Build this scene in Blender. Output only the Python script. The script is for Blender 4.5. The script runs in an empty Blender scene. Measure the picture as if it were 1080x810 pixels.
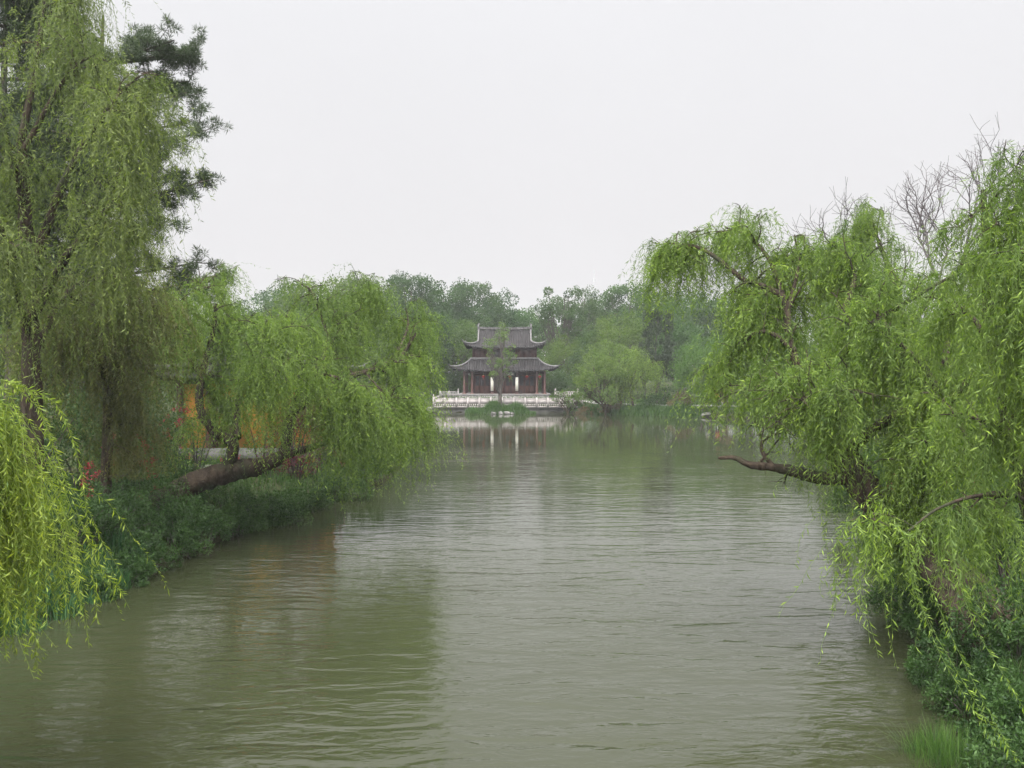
import bpy, math, random
import numpy as np
from math import radians as R

rng = np.random.default_rng(7)
random.seed(7)
scene = bpy.context.scene
COL = scene.collection

# ------------------------------------------------------------------ camera, sky, sun, exposure
CAM = np.array([0.0, 0.0, 5.3]); FPX = 1060.0; PITCH = math.atan(15.0 / FPX)
cd = bpy.data.cameras.new('camera'); cam = bpy.data.objects.new('camera', cd); COL.objects.link(cam)
cd.sensor_width = 36.0; cd.lens = 36.0 * FPX / 1080.0; cd.clip_start = 0.1; cd.clip_end = 3000
cam.location = CAM; cam.rotation_euler = (math.pi / 2 - PITCH, 0, 0)
scene.camera = cam

SUN_EL, SUN_AZ = R(52), R(200)      # azimuth the light comes from, clockwise from +Y
world = bpy.data.worlds.new('World'); scene.world = world; world.use_nodes = True
nt = world.node_tree; nt.nodes.clear()
def N(t, kind, **kw):
    n = t.nodes.new(kind)
    for k, v in kw.items(): setattr(n, k, v)
    return n
out = N(nt, 'ShaderNodeOutputWorld'); bg = N(nt, 'ShaderNodeBackground'); bg.inputs['Strength'].default_value = 0.1
sky = N(nt, 'ShaderNodeTexSky', sky_type='NISHITA'); sky.sun_disc = False
sky.sun_elevation = SUN_EL; sky.sun_rotation = SUN_AZ; sky.dust_density = 4.0; sky.air_density = 1.5
hs = N(nt, 'ShaderNodeHueSaturation'); hs.inputs['Saturation'].default_value = 0.12
nt.links.new(sky.outputs[0], hs.inputs['Color'])
tc = N(nt, 'ShaderNodeTexCoord'); sp = N(nt, 'ShaderNodeSeparateXYZ'); nt.links.new(tc.outputs['Generated'], sp.inputs[0])
rampn = N(nt, 'ShaderNodeValToRGB')     # overcast cloud: brighter overhead than at the horizon
e = rampn.color_ramp.elements
e[0].position = 0.0; e[0].color = (0.448, 0.438, 0.445, 1)
e[1].position = 1.0; e[1].color = (1.36, 1.34, 1.32, 1)
e2 = rampn.color_ramp.elements.new(0.38); e2.color = (0.505, 0.505, 0.52, 1)
e3 = rampn.color_ramp.elements.new(0.46); e3.color = (0.66, 0.66, 0.67, 1)
e4 = rampn.color_ramp.elements.new(0.62); e4.color = (1.10, 1.09, 1.09, 1)
nt.links.new(sp.outputs['Z'], rampn.inputs[0])
sc_ = N(nt, 'ShaderNodeVectorMath', operation='SCALE'); sc_.inputs['Scale'].default_value = 18.5
nt.links.new(rampn.outputs[0], sc_.inputs[0])
cl = N(nt, 'ShaderNodeTexNoise'); cl.inputs['Scale'].default_value = 1.6; cl.inputs['Detail'].default_value = 4
nt.links.new(tc.outputs['Generated'], cl.inputs['Vector'])
mr = N(nt, 'ShaderNodeMapRange'); mr.inputs['To Min'].default_value = 0.93; mr.inputs['To Max'].default_value = 1.05
nt.links.new(cl.outputs[0], mr.inputs[0])
sc2 = N(nt, 'ShaderNodeVectorMath', operation='SCALE'); nt.links.new(sc_.outputs[0], sc2.inputs[0]); nt.links.new(mr.outputs[0], sc2.inputs['Scale'])
# the cloud is thinner, and so brighter, round the hidden sun (behind the camera)
sdv = (math.sin(SUN_AZ) * math.cos(SUN_EL), math.cos(SUN_AZ) * math.cos(SUN_EL), math.sin(SUN_EL))
dp = N(nt, 'ShaderNodeVectorMath', operation='DOT_PRODUCT'); dp.inputs[1].default_value = sdv; nt.links.new(tc.outputs['Generated'], dp.inputs[0])
gl = N(nt, 'ShaderNodeMapRange'); gl.interpolation_type = 'SMOOTHSTEP'
for k_, v_ in (('From Min', 0.25), ('From Max', 1.0), ('To Min', 1.0), ('To Max', 5.6)): gl.inputs[k_].default_value = v_
nt.links.new(dp.outputs['Value'], gl.inputs[0])
sc3 = N(nt, 'ShaderNodeVectorMath', operation='SCALE'); nt.links.new(sc2.outputs[0], sc3.inputs[0]); nt.links.new(gl.outputs[0], sc3.inputs['Scale'])
sc2 = sc3
mx = N(nt, 'ShaderNodeMix', data_type='RGBA'); mx.inputs['Factor'].default_value = 0.88
nt.links.new(hs.outputs[0], mx.inputs['A']); nt.links.new(sc2.outputs[0], mx.inputs['B'])
nt.links.new(mx.outputs['Result'], bg.inputs['Color']); nt.links.new(bg.outputs[0], out.inputs[0])

sl = bpy.data.lights.new('sun', 'SUN'); sl.energy = 1.5; sl.angle = R(12); sl.color = (1.0, 0.965, 0.91)
sun = bpy.data.objects.new('sun', sl); COL.objects.link(sun)
sun.rotation_euler = (math.pi / 2 - SUN_EL, 0, math.pi - SUN_AZ)

vs = scene.view_settings; vs.view_transform = 'Standard'; vs.look = 'None'; vs.exposure = 0.0; vs.gamma = 1.0; vs.use_curve_mapping = False
cy = scene.cycles
cy.max_bounces = 6; cy.diffuse_bounces = 3; cy.glossy_bounces = 2; cy.transmission_bounces = 4; cy.volume_bounces = 0
cy.transparent_max_bounces = 4; cy.caustics_reflective = False; cy.caustics_refractive = False
cy.sample_clamp_indirect = 6; cy.use_adaptive_sampling = True; cy.adaptive_threshold = 0.015
cy.use_denoising = True

def P(px, py, d):
    """world point at depth Y=d that the photograph shows at (px, py) - used to read positions off the photo"""
    u = (px - 540) / FPX; v = (405 - py) / FPX
    c, s = math.cos(PITCH), math.sin(PITCH)
    dy = c + v * s; dz = -s + v * c
    k = d / dy
    return np.array([u * k, d, CAM[2] + dz * k])
def PL(*pts): return np.array([P(*p) for p in pts])

# ------------------------------------------------------------------ mesh helpers
class Geo:
    """collects quads (vertex arrays, face indices, one tint per face)"""
    def __init__(s): s.v = []; s.f = []; s.t = []; s.n = 0
    def add(s, v, f, t=0.5):
        v = np.asarray(v, np.float32).reshape(-1, 3); f = np.asarray(f, np.int64).reshape(-1, 4)
        s.v.append(v); s.f.append(f + s.n); s.n += len(v)
        s.t.append(np.broadcast_to(np.asarray(t, np.float32), (len(f),)))
    def box(s, c, size, rz=0.0, t=0.5, taper=1.0):
        h = np.array(size) / 2.0
        v = np.array([[x, y, z] for z in (-1, 1) for y in (-1, 1) for x in (-1, 1)], float)
        v[4:, :2] *= taper
        v = v * h
        c_, s_ = math.cos(rz), math.sin(rz)
        v = np.stack([v[:, 0] * c_ - v[:, 1] * s_, v[:, 0] * s_ + v[:, 1] * c_, v[:, 2]], 1) + np.array(c)
        s.add(v, [[0, 2, 3, 1], [4, 5, 7, 6], [0, 1, 5, 4], [2, 6, 7, 3], [0, 4, 6, 2], [1, 3, 7, 5]], t)
    def tube(s, pts, rad, n=6, t=0.5, wob=0.0):
        p = np.asarray(pts, float); k = len(p); r = np.broadcast_to(np.asarray(rad, float), (k,))
        tg = np.gradient(p, axis=0); tg /= np.linalg.norm(tg, axis=1)[:, None] + 1e-9
        ref = np.array([0, 0, 1.0]) if abs(tg[:, 2]).mean() < 0.75 else np.array([1.0, 0, 0])
        a = np.cross(tg, ref); a /= np.linalg.norm(a, axis=1)[:, None] + 1e-9
        b = np.cross(tg, a)
        th = np.linspace(0, 2 * np.pi, n, endpoint=False)
        rr = r[:, None] * np.ones((1, n))
        if wob: rr = rr * (1 + wob * rng.standard_normal((1, n)) * 0.6 + wob * rng.standard_normal((k, n)))
        v = p[:, None, :] + rr[..., None] * (np.cos(th)[None, :, None] * a[:, None, :] + np.sin(th)[None, :, None] * b[:, None, :])
        i = np.arange(k - 1)[:, None] * n; j = np.arange(n)[None, :]; j2 = (j + 1) % n
        f = np.stack([i + j, i + j2, i + n + j2, i + n + j], -1)
        s.add(v, f, t)
        # close both ends with a fan folded into quads
        m = n // 2
        for base, flip in ((0, False), ((k - 1) * n, True)):
            pass
    def grid(s, g, t=0.5):
        g = np.asarray(g, float); nv, nu = g.shape[:2]
        i = np.arange(nv - 1)[:, None] * nu; j = np.arange(nu - 1)[None, :]
        s.add(g, np.stack([i + j, i + j + 1, i + nu + j + 1, i + nu + j], -1), t)
    def slab(s, g, th, t=0.5):
        g = np.asarray(g, float); lo = g.copy(); lo[..., 2] -= th
        s.grid(g, t); s.grid(lo[:, ::-1], t)
        for a, b in ((g[0], lo[0]), (g[-1], lo[-1]), (g[:, 0], lo[:, 0]), (g[:, -1], lo[:, -1])): s.grid(np.stack([a, b]), t)
    def leaves(s, p, ax, L, W, t=0.5, fold=None):
        """one kite-shaped leaf per row: base p, axis ax"""
        p = np.asarray(p, float); n = len(p)
        if n == 0: return
        ax = ax / (np.linalg.norm(ax, axis=1)[:, None] + 1e-9)
        rnd = rng.standard_normal((n, 3)) if fold is None else fold
        sd = np.cross(ax, rnd); sd /= np.linalg.norm(sd, axis=1)[:, None] + 1e-9
        nm = np.cross(sd, ax)
        L = np.broadcast_to(L, (n,))[:, None]; W = np.broadcast_to(W, (n,))[:, None]
        mid = p + ax * L * 0.45 + nm * L * 0.06
        v = np.stack([p, mid + sd * W * 0.5, p + ax * L - nm * L * 0.05, mid - sd * W * 0.5], 1)
        s.add(v, np.arange(4 * n).reshape(n, 4), t)
    def build(s, name, mat, parent=None, smooth=False, extra=None):
        v = np.concatenate(s.v); f = np.concatenate(s.f); t = np.concatenate(s.t)
        return raw_mesh(name, v, f, mat, parent, smooth, t)

def raw_mesh(name, v, f, mat, parent=None, smooth=False, tint=None):
    me = bpy.data.meshes.new(name)
    me.vertices.add(len(v)); me.vertices.foreach_set('co', np.asarray(v, np.float32).ravel())
    k = f.shape[1]
    me.loops.add(len(f) * k); me.loops.foreach_set('vertex_index', np.asarray(f, np.int32).ravel())
    me.polygons.add(len(f)); me.polygons.foreach_set('loop_start', np.arange(0, len(f) * k, k, dtype=np.int32))
    if smooth: me.polygons.foreach_set('use_smooth', np.ones(len(f), bool))
    if tint is not None:
        a = me.attributes.new('tint', 'FLOAT', 'FACE'); a.data.foreach_set('value', np.asarray(tint, np.float32))
    me.update(calc_edges=True)
    me.materials.append(mat)
    o = bpy.data.objects.new(name, me); COL.objects.link(o)
    if parent is not None: o.parent = parent
    return o

def thing(name, label, cat, loc=(0, 0, 0), rz=0.0, group=None):
    o = bpy.data.objects.new(name, None); COL.objects.link(o)
    o.location = loc; o.rotation_euler = (0, 0, rz); o.empty_display_size = 0.3
    return tag(o, label, cat, group)
def tag(o, label, cat, group=None):
    o['label'] = label; o['category'] = cat
    if group: o['group'] = group
    return o
def kind(o, k): o['kind'] = k; return o
def copy_tree(root, loc, rz, s, label, group=None, color=None):
    r = root.copy(); COL.objects.link(r); r.location = loc; r.rotation_euler = (0, 0, rz); r.scale = s
    r['label'] = label
    if group: r['group'] = group
    for ch in list(root.children):
        c = ch.copy(); COL.objects.link(c); c.parent = r
        if color: c.color = color
        for g in ch.children:
            d = g.copy(); COL.objects.link(d); d.parent = c
    return r

def smooth_path(pts, rad=None, per=5):
    """Catmull-Rom through the points; radii interpolated along"""
    p = np.asarray(pts, float)
    if len(p) < 3: per = max(per, 4)
    q = np.vstack([2 * p[0] - p[1], p, 2 * p[-1] - p[-2]])
    o = []
    for i in range(1, len(q) - 2):
        for t in np.linspace(0, 1, per, endpoint=False):
            a, b, c, d = q[i - 1], q[i], q[i + 1], q[i + 2]
            o.append(0.5 * ((2 * b) + (c - a) * t + (2 * a - 5 * b + 4 * c - d) * t * t + (3 * b - a - 3 * c + d) * t ** 3))
    o.append(q[-2]); o = np.array(o)
    if rad is None: return o
    r = np.interp(np.linspace(0, 1, len(o)), np.linspace(0, 1, len(rad)), rad)
    return o, r
def unit(v): v = np.asarray(v, float); return v / (np.linalg.norm(v, axis=-1, keepdims=True) + 1e-9)

# ------------------------------------------------------------------ materials
def new_mat(name):
    m = bpy.data.materials.new(name); m.use_nodes = True
    t = m.node_tree; t.nodes.clear()
    return m, t
def principled(t, **kw):
    b = N(t, 'ShaderNodeBsdfPrincipled')
    for k, v in kw.items(): b.inputs[k].default_value = v
    return b
def out_to(t, sh, vol=None):
    o = N(t, 'ShaderNodeOutputMaterial')
    if sh is not None: t.links.new(sh, o.inputs['Surface'])
    if vol is not None: t.links.new(vol, o.inputs['Volume'])
    return o
def c4(c): return (c[0], c[1], c[2], 1.0)
def mixcol(t, fac, a, b, blend='MIX'):
    m = N(t, 'ShaderNodeMix', data_type='RGBA', blend_type=blend)
    for sock, val in (('Factor', fac), ('A', a), ('B', b)):
        if hasattr(val, 'is_linked'): t.links.new(val, m.inputs[sock])
        else: m.inputs[sock].default_value = val if sock == 'Factor' else c4(val)
    return m.outputs['Result']
def noise(t, scale, detail=3, rough=0.55, coord='Object', stretch=None):
    tcn = N(t, 'ShaderNodeTexCoord'); src = tcn.outputs[coord]
    if stretch:
        mp = N(t, 'ShaderNodeMapping'); mp.inputs['Scale'].default_value = stretch
        t.links.new(src, mp.inputs[0]); src = mp.outputs[0]
    n = N(t, 'ShaderNodeTexNoise'); n.inputs['Scale'].default_value = scale; n.inputs['Detail'].default_value = detail; n.inputs['Roughness'].default_value = rough
    t.links.new(src, n.inputs['Vector'])
    return n.outputs[0]
def maprange(t, v, a, b, c=0.0, d=1.0, clamp=True):
    m = N(t, 'ShaderNodeMapRange'); m.clamp = clamp
    t.links.new(v, m.inputs[0])
    for i, x in zip(('From Min', 'From Max', 'To Min', 'To Max'), (a, b, c, d)): m.inputs[i].default_value = x
    return m.outputs[0]

def leaf_mat(name, dark, light, tr=0.4, trcol=(1.05, 1.25, 0.55), rough=0.5, spec=0.25, under=None):
    m, t = new_mat(name)
    at = N(t, 'ShaderNodeAttribute', attribute_name='tint')
    col = mixcol(t, at.outputs['Fac'], dark, light)
    if under:      # paler, greyer underside of the leaf
        ge = N(t, 'ShaderNodeNewGeometry'); mu = N(t, 'ShaderNodeMath', operation='MULTIPLY'); mu.inputs[1].default_value = 0.55
        t.links.new(ge.outputs['Backfacing'], mu.inputs[0]); col = mixcol(t, mu.outputs[0], col, under)
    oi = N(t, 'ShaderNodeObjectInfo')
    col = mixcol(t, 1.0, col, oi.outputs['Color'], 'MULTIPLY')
    b = principled(t, Roughness=rough); b.inputs['Specular IOR Level'].default_value = spec
    t.links.new(col, b.inputs['Base Color'])
    tb = N(t, 'ShaderNodeBsdfTranslucent'); t.links.new(mixcol(t, 1.0, col, trcol, 'MULTIPLY'), tb.inputs['Color'])
    ms = N(t, 'ShaderNodeMixShader'); ms.inputs[0].default_value = tr
    t.links.new(b.outputs[0], ms.inputs[1]); t.links.new(tb.outputs[0], ms.inputs[2])
    out_to(t, ms.outputs[0]); return m

def rough_mat(name, ca, cb, scale=4.0, bump=0.3, rough=0.85, stretch=None, cc=None, bdist=0.03, spec=0.3):
    m, t = new_mat(name)
    n = noise(t, scale, 6, 0.62, stretch=stretch)
    col = mixcol(t, maprange(t, n, 0.3, 0.7), ca, cb)
    if cc is not None:
        n2 = noise(t, scale * 0.23, 3)
        col = mixcol(t, maprange(t, n2, 0.5, 0.68), col, cc)
    b = principled(t, Roughness=rough); b.inputs['Specular IOR Level'].default_value = spec
    t.links.new(col, b.inputs['Base Color'])
    if bump:
        bn = N(t, 'ShaderNodeBump'); bn.inputs['Strength'].default_value = bump; bn.inputs['Distance'].default_value = bdist
        t.links.new(n, bn.inputs['Height']); t.links.new(bn.outputs[0], b.inputs['Normal'])
    out_to(t, b.outputs[0]); return m

M = {}
M['willow'] = leaf_mat('willow leaf', (0.032, 0.068, 0.012), (0.195, 0.280, 0.034), 0.45, under=(0.125, 0.188, 0.052))
M['willow_yellow'] = leaf_mat('young willow leaf', (0.055, 0.102, 0.012), (0.275, 0.330, 0.030), 0.46, under=(0.165, 0.225, 0.045))
M['willow_olive'] = leaf_mat('olive willow leaf', (0.032, 0.055, 0.012), (0.170, 0.212, 0.038), 0.44, under=(0.118, 0.152, 0.055))
M['willow_brown'] = leaf_mat('brownish willow leaf', (0.040, 0.052, 0.014), (0.135, 0.130, 0.038), 0.38)
M['broad'] = leaf_mat('broad leaf', (0.016, 0.040, 0.011), (0.054, 0.098, 0.024), 0.36)
M['broad_light'] = leaf_mat('light broad leaf', (0.034, 0.066, 0.014), (0.094, 0.145, 0.028), 0.38)
M['shrub'] = leaf_mat('shrub leaf', (0.011, 0.030, 0.008), (0.052, 0.100, 0.026), 0.26, rough=0.5, spec=0.2)
M['needle'] = leaf_mat('needle', (0.020, 0.036, 0.014), (0.045, 0.068, 0.024), 0.15)
M['cypress'] = leaf_mat('cypress spray', (0.014, 0.026, 0.013), (0.034, 0.050, 0.022), 0.12)
M['redleaf'] = leaf_mat('red leaf', (0.035, 0.012, 0.014), (0.11, 0.018, 0.028), 0.3, (1.3, 0.6, 0.6))
M['flower'] = leaf_mat('red flower', (0.14, 0.008, 0.022), (0.32, 0.02, 0.05), 0.3, (1.2, 0.6, 0.6))
M['brownleaf'] = leaf_mat('brownish shrub leaf', (0.055, 0.050, 0.022), (0.13, 0.10, 0.045), 0.3, (1.1, 0.95, 0.6))
M['grass'] = leaf_mat('grass blade', (0.018, 0.050, 0.011), (0.056, 0.108, 0.022), 0.3)
M['grass_bright'] = leaf_mat('bright grass blade', (0.014, 0.046, 0.008), (0.080, 0.150, 0.026), 0.32)
M['iris'] = leaf_mat('iris blade', (0.018, 0.060, 0.022), (0.050, 0.110, 0.038), 0.3)
M['bark'] = rough_mat('willow bark', (0.010, 0.008, 0.006), (0.066, 0.050, 0.036), 6.0, 1.0, 0.95, (1.0, 1.0, 0.4), cc=(0.032, 0.036, 0.020), bdist=0.12, spec=0.1)
M['bark_grey'] = rough_mat('grey bark', (0.025, 0.021, 0.018), (0.075, 0.064, 0.055), 6.0, 0.8, 0.9, (1, 1, 0.4))
M['twig'] = rough_mat('bare twig bark', (0.040, 0.034, 0.034), (0.075, 0.064, 0.064), 6.0, 0.0, 0.9)
M['marble'] = rough_mat('white stone', (0.21, 0.19, 0.182), (0.30, 0.272, 0.26), 2.0, 0.15, 0.7)
M['stone'] = rough_mat('grey stone', (0.13, 0.125, 0.118), (0.24, 0.23, 0.215), 2.5, 0.3, 0.85)
M['rock'] = rough_mat('garden rock', (0.045, 0.043, 0.040), (0.165, 0.158, 0.148), 2.2, 0.6, 0.9)
M['darkstone'] = rough_mat('wet stone base', (0.05, 0.05, 0.045), (0.13, 0.125, 0.115), 2.0, 0.3, 0.7)
M['timber'] = rough_mat('dark red timber', (0.028, 0.012, 0.011), (0.055, 0.022, 0.019), 3.0, 0.1, 0.55, (1, 1, 0.2))
M['timber_light'] = rough_mat('worn red timber', (0.052, 0.024, 0.020), (0.090, 0.042, 0.034), 3.0, 0.1, 0.6, (1, 1, 0.2))
M['lattice'] = rough_mat('lattice window', (0.022, 0.024, 0.028), (0.055, 0.050, 0.052), 6.0, 0.0, 0.35)
M['ridge'] = rough_mat('ridge mortar', (0.060, 0.058, 0.058), (0.125, 0.12, 0.118), 3.0, 0.2, 0.85)
M['plaque'] = rough_mat('white plaque', (0.42, 0.41, 0.37), (0.52, 0.50, 0.46), 3.0, 0.0, 0.6)
M['ink'] = rough_mat('ochre brush strokes', (0.30, 0.24, 0.10), (0.36, 0.30, 0.14), 3.0, 0.0, 0.6)
M['pale'] = rough_mat('pale brush strokes', (0.50, 0.48, 0.44), (0.60, 0.58, 0.54), 3.0, 0.0, 0.6)
M['lantern'] = rough_mat('red lantern cloth', (0.15, 0.010, 0.010), (0.21, 0.014, 0.012), 3.0, 0.0, 0.6)
M['ochre'] = rough_mat('ochre plaster', (0.36, 0.165, 0.032), (0.50, 0.235, 0.050), 1.2, 0.1, 0.9)
M['path'] = rough_mat('pale paving', (0.20, 0.19, 0.18), (0.29, 0.28, 0.265), 3.0, 0.2, 0.9)
M['skin'] = rough_mat('skin', (0.36, 0.22, 0.16), (0.42, 0.26, 0.19), 5, 0, 0.6)
M['hair'] = rough_mat('black hair', (0.012, 0.010, 0.010), (0.022, 0.018, 0.016), 8, 0, 0.5)
M['jk_orange'] = rough_mat('orange jacket', (0.36, 0.085, 0.035), (0.44, 0.115, 0.05), 6, 0.1, 0.8)
M['jk_black'] = rough_mat('black jacket', (0.012, 0.012, 0.015), (0.03, 0.03, 0.034), 6, 0.1, 0.8)
M['jk_cream'] = rough_mat('cream top', (0.55, 0.50, 0.28), (0.65, 0.60, 0.36), 6, 0.1, 0.8)
M['jk_grey'] = rough_mat('pale grey jacket', (0.40, 0.41, 0.42), (0.50, 0.51, 0.52), 6, 0.1, 0.8)
M['trouser'] = rough_mat('dark trousers', (0.015, 0.015, 0.02), (0.035, 0.035, 0.045), 6, 0.1, 0.8)
M['trouser_pale'] = rough_mat('pale trousers', (0.30, 0.30, 0.32), (0.38, 0.38, 0.40), 6, 0.1, 0.8)
M['steel'] = rough_mat('grey steel', (0.30, 0.30, 0.31), (0.36, 0.36, 0.37), 3, 0, 0.5)

def tile_mat():
    m, t = new_mat('grey roof tile')
    at = N(t, 'ShaderNodeAttribute', attribute_name='tile')
    mu = N(t, 'ShaderNodeMath', operation='MULTIPLY'); mu.inputs[1].default_value = 2 * math.pi / 0.30; t.links.new(at.outputs['Fac'], mu.inputs[0])
    sn = N(t, 'ShaderNodeMath', operation='SINE'); t.links.new(mu.outputs[0], sn.inputs[0])
    n = noise(t, 1.3, 5)
    col = mixcol(t, maprange(t, n, 0.3, 0.7), (0.012, 0.011, 0.0115), (0.030, 0.028, 0.028))
    b = principled(t, Roughness=0.9); b.inputs['Specular IOR Level'].default_value = 0.12; t.links.new(col, b.inputs['Base Color'])
    bn = N(t, 'ShaderNodeBump'); bn.inputs['Strength'].default_value = 0.9; bn.inputs['Distance'].default_value = 0.05
    t.links.new(sn.outputs[0], bn.inputs['Height']); t.links.new(bn.outputs[0], b.inputs['Normal'])
    out_to(t, b.outputs[0]); return m
M['tile'] = tile_mat()

def water_mat():
    m, t = new_mat('lake water')
    tcn = N(t, 'ShaderNodeTexCoord'); pos = tcn.outputs['Object']
    def nz(sx, sy, rot, scale, detail, rough=0.5, dist=0.0):
        mp = N(t, 'ShaderNodeMapping'); mp.inputs['Scale'].default_value = (sx, sy, 1); mp.inputs['Rotation'].default_value = (0, 0, rot)
        t.links.new(pos, mp.inputs[0])
        n = N(t, 'ShaderNodeTexNoise'); n.inputs['Scale'].default_value = scale; n.inputs['Detail'].default_value = detail
        n.inputs['Roughness'].default_value = rough; n.inputs['Distortion'].default_value = dist
        t.links.new(mp.outputs[0], n.inputs['Vector']); return n.outputs[0]
    a = nz(0.55, 1.45, 0.10, 1.25, 1.5, 0.42, 0.8)      # long low ripples, crests across the channel
    b_ = nz(1.2, 2.4, -0.30, 2.8, 3.0, 0.5, 0.5)       # finer ripples
    c_ = nz(0.12, 0.28, 0.3, 1.0, 2.0)                 # gusts
    def math2(op, x, y):
        n = N(t, 'ShaderNodeMath', operation=op)
        for i, q in enumerate((x, y)):
            if hasattr(q, 'is_linked'): t.links.new(q, n.inputs[i])
            else: n.inputs[i].default_value = q
        return n.outputs[0]
    h = math2('ADD', math2('MULTIPLY', a, 0.056), math2('MULTIPLY', b_, 0.017))
    sep = N(t, 'ShaderNodeSeparateXYZ'); t.links.new(pos, sep.inputs[0])
    wob = math2('ADD', sep.outputs['Y'], math2('MULTIPLY', c_, 12.0))
    calm = maprange(t, wob, 70.0, 76.0, 1.0, 0.15)     # the far water lies sheltered
    gust = math2('MULTIPLY', maprange(t, c_, 0.3, 0.7, 0.55, 1.25), maprange(t, sep.outputs['Y'], 13.0, 34.0, 1.1, 0.32))
    h = math2('MULTIPLY', h, math2('MULTIPLY', calm, gust))
    bn = N(t, 'ShaderNodeBump'); bn.inputs['Strength'].default_value = 1.0; bn.inputs['Distance'].default_value = 1.0
    t.links.new(h, bn.inputs['Height'])
    col = mixcol(t, maprange(t, nz(0.06, 0.06, 0, 1.0, 3), 0.3, 0.7), (0.0185, 0.0215, 0.0095), (0.026, 0.029, 0.0145))
    b = principled(t, Roughness=0.035, IOR=1.36); b.inputs['Specular IOR Level'].default_value = 0.5
    t.links.new(col, b.inputs['Base Color']); t.links.new(bn.outputs[0], b.inputs['Normal'])
    out_to(t, b.outputs[0]); return m
M['water'] = water_mat()

def ground_mat():
    m, t = new_mat('bank soil and turf')
    n = noise(t, 0.5, 6, 0.6); n2 = noise(t, 6.0, 4, 0.6)
    col = mixcol(t, maprange(t, n, 0.35, 0.65), (0.024, 0.040, 0.012), (0.042, 0.040, 0.022))
    col = mixcol(t, maprange(t, n2, 0.35, 0.75, 0, 0.6), col, (0.018, 0.024, 0.009))
    tcn = N(t, 'ShaderNodeTexCoord'); sep = N(t, 'ShaderNodeSeparateXYZ'); t.links.new(tcn.outputs['Object'], sep.inputs[0])
    col = mixcol(t, maprange(t, sep.outputs['Z'], 0.25, 0.6, 1.0, 0.0), col, (0.022, 0.022, 0.012))      # wet mud at the waterline
    b = principled(t, Roughness=0.95); b.inputs['Specular IOR Level'].default_value = 0.03; t.links.new(col, b.inputs['Base Color'])
    bn = N(t, 'ShaderNodeBump'); bn.inputs['Strength'].default_value = 0.6; bn.inputs['Distance'].default_value = 0.05
    t.links.new(n2, bn.inputs['Height']); t.links.new(bn.outputs[0], b.inputs['Normal'])
    out_to(t, b.outputs[0]); return m
M['ground'] = ground_mat()

# ------------------------------------------------------------------ terrain and water
LAKE = np.array([(-9, -110), (-10, 0), (-10.4, 12), (-10.2, 20), (-9.8, 22), (-9.5, 27.5), (-8.6, 35), (-7.4, 41), (-5.9, 48.5), (-6.2, 56),
    (-9, 66), (-16, 76), (-26, 88), (-34, 100), (-34, 114), (-24, 122), (-13, 124.5), (-9.7, 125.3), (8.0, 125.3), (9.2, 121.5), (14, 116.5), (20, 113.5),
    (22.5, 112.6), (26, 107), (30, 98), (28, 85), (22, 70), (17, 55), (14, 42), (11.6, 33), (9.7, 27), (8.5, 22.5), (7.5, 17), (7.0, 13.5), (6.8, 5), (7, -10), (8, -110)], float)
ISLE = (P(541, 434, 121.5)[0] - 1.5, 121.2, 3.9, 1.5)      # grassy islet in front of the terrace: x, y, half sizes
def sdist(x, y):
    """signed distance to the shoreline: positive on land"""
    x = np.asarray(x, float); y = np.asarray(y, float)
    d = np.full(x.shape, 1e9); ins = np.zeros(x.shape, bool)
    A = LAKE; B = np.roll(LAKE, -1, axis=0)
    for (ax, ay), (bx, by) in zip(A, B):
        ex, ey = bx - ax, by - ay
        t = np.clip(((x - ax) * ex + (y - ay) * ey) / (ex * ex + ey * ey), 0, 1)
        d = np.minimum(d, np.hypot(x - ax - t * ex, y - ay - t * ey))
        c = ((ay > y) != (by > y)) & (x < (bx - ax) * (y - ay) / (by - ay + 1e-12) + ax)
        ins ^= c
    return np.where(ins, -d, d)
def hnoise(x, y):
    return (np.sin(x * 0.9 + 1.3 * np.sin(y * 0.37)) * np.sin(y * 0.8 + 0.7) * 0.5 + np.sin(x * 2.3 + y * 1.1) * np.sin(y * 2.1 - x * 0.6) * 0.25)
def ground_z(x, y):
    x = np.asarray(x, float); y = np.asarray(y, float)
    s = sdist(x, y) + 0.22 * hnoise(x * 1.7, y * 1.7)
    z = np.where(s > 0, 0.62 * (1 - np.exp(-s / 0.45)) + 0.6 * (1 - np.exp(-s / 3.5)) + np.clip(s, 0, 3) / 3 * 0.10 * hnoise(x, y),
                 -1.6 * (1 - np.exp(s / 1.2)))
    z = z + 1.2 * np.clip((y - 128) / 60, 0, 1) * (s > 0)
    q = ((x - ISLE[0]) / ISLE[2]) ** 2 + ((y - ISLE[1]) / ISLE[3]) ** 2
    return np.maximum(z, np.where(q < 2.2, 0.55 * (1 - q) , -9))
def gz(x, y): return float(ground_z(np.array([x]), np.array([y]))[0])

xs = np.concatenate([-np.geomspace(420, 41, 26), np.arange(-40, -16, 1.0), np.arange(-16, 16, 0.33), np.arange(16, 40, 1.0), np.geomspace(41, 420, 26)])
ys = np.concatenate([np.arange(-110, -4, 4.0), np.arange(-4, 62, 0.36), np.arange(62, 140, 0.8), np.geomspace(141, 520, 30)])
GX, GY = np.meshgrid(xs, ys); GZ = ground_z(GX, GY)
g = Geo(); g.grid(np.stack([GX, GY, GZ], -1)); kind(g.build('ground', M['ground'], smooth=True), 'structure')
g = Geo(); wx = np.linspace(-60, 60, 13); wy = np.linspace(-105, 140, 25); WX, WY = np.meshgrid(wx, wy)
g.grid(np.stack([WX, WY, np.zeros_like(WX)], -1)); kind(g.build('water', M['water'], smooth=True), 'structure')

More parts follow.
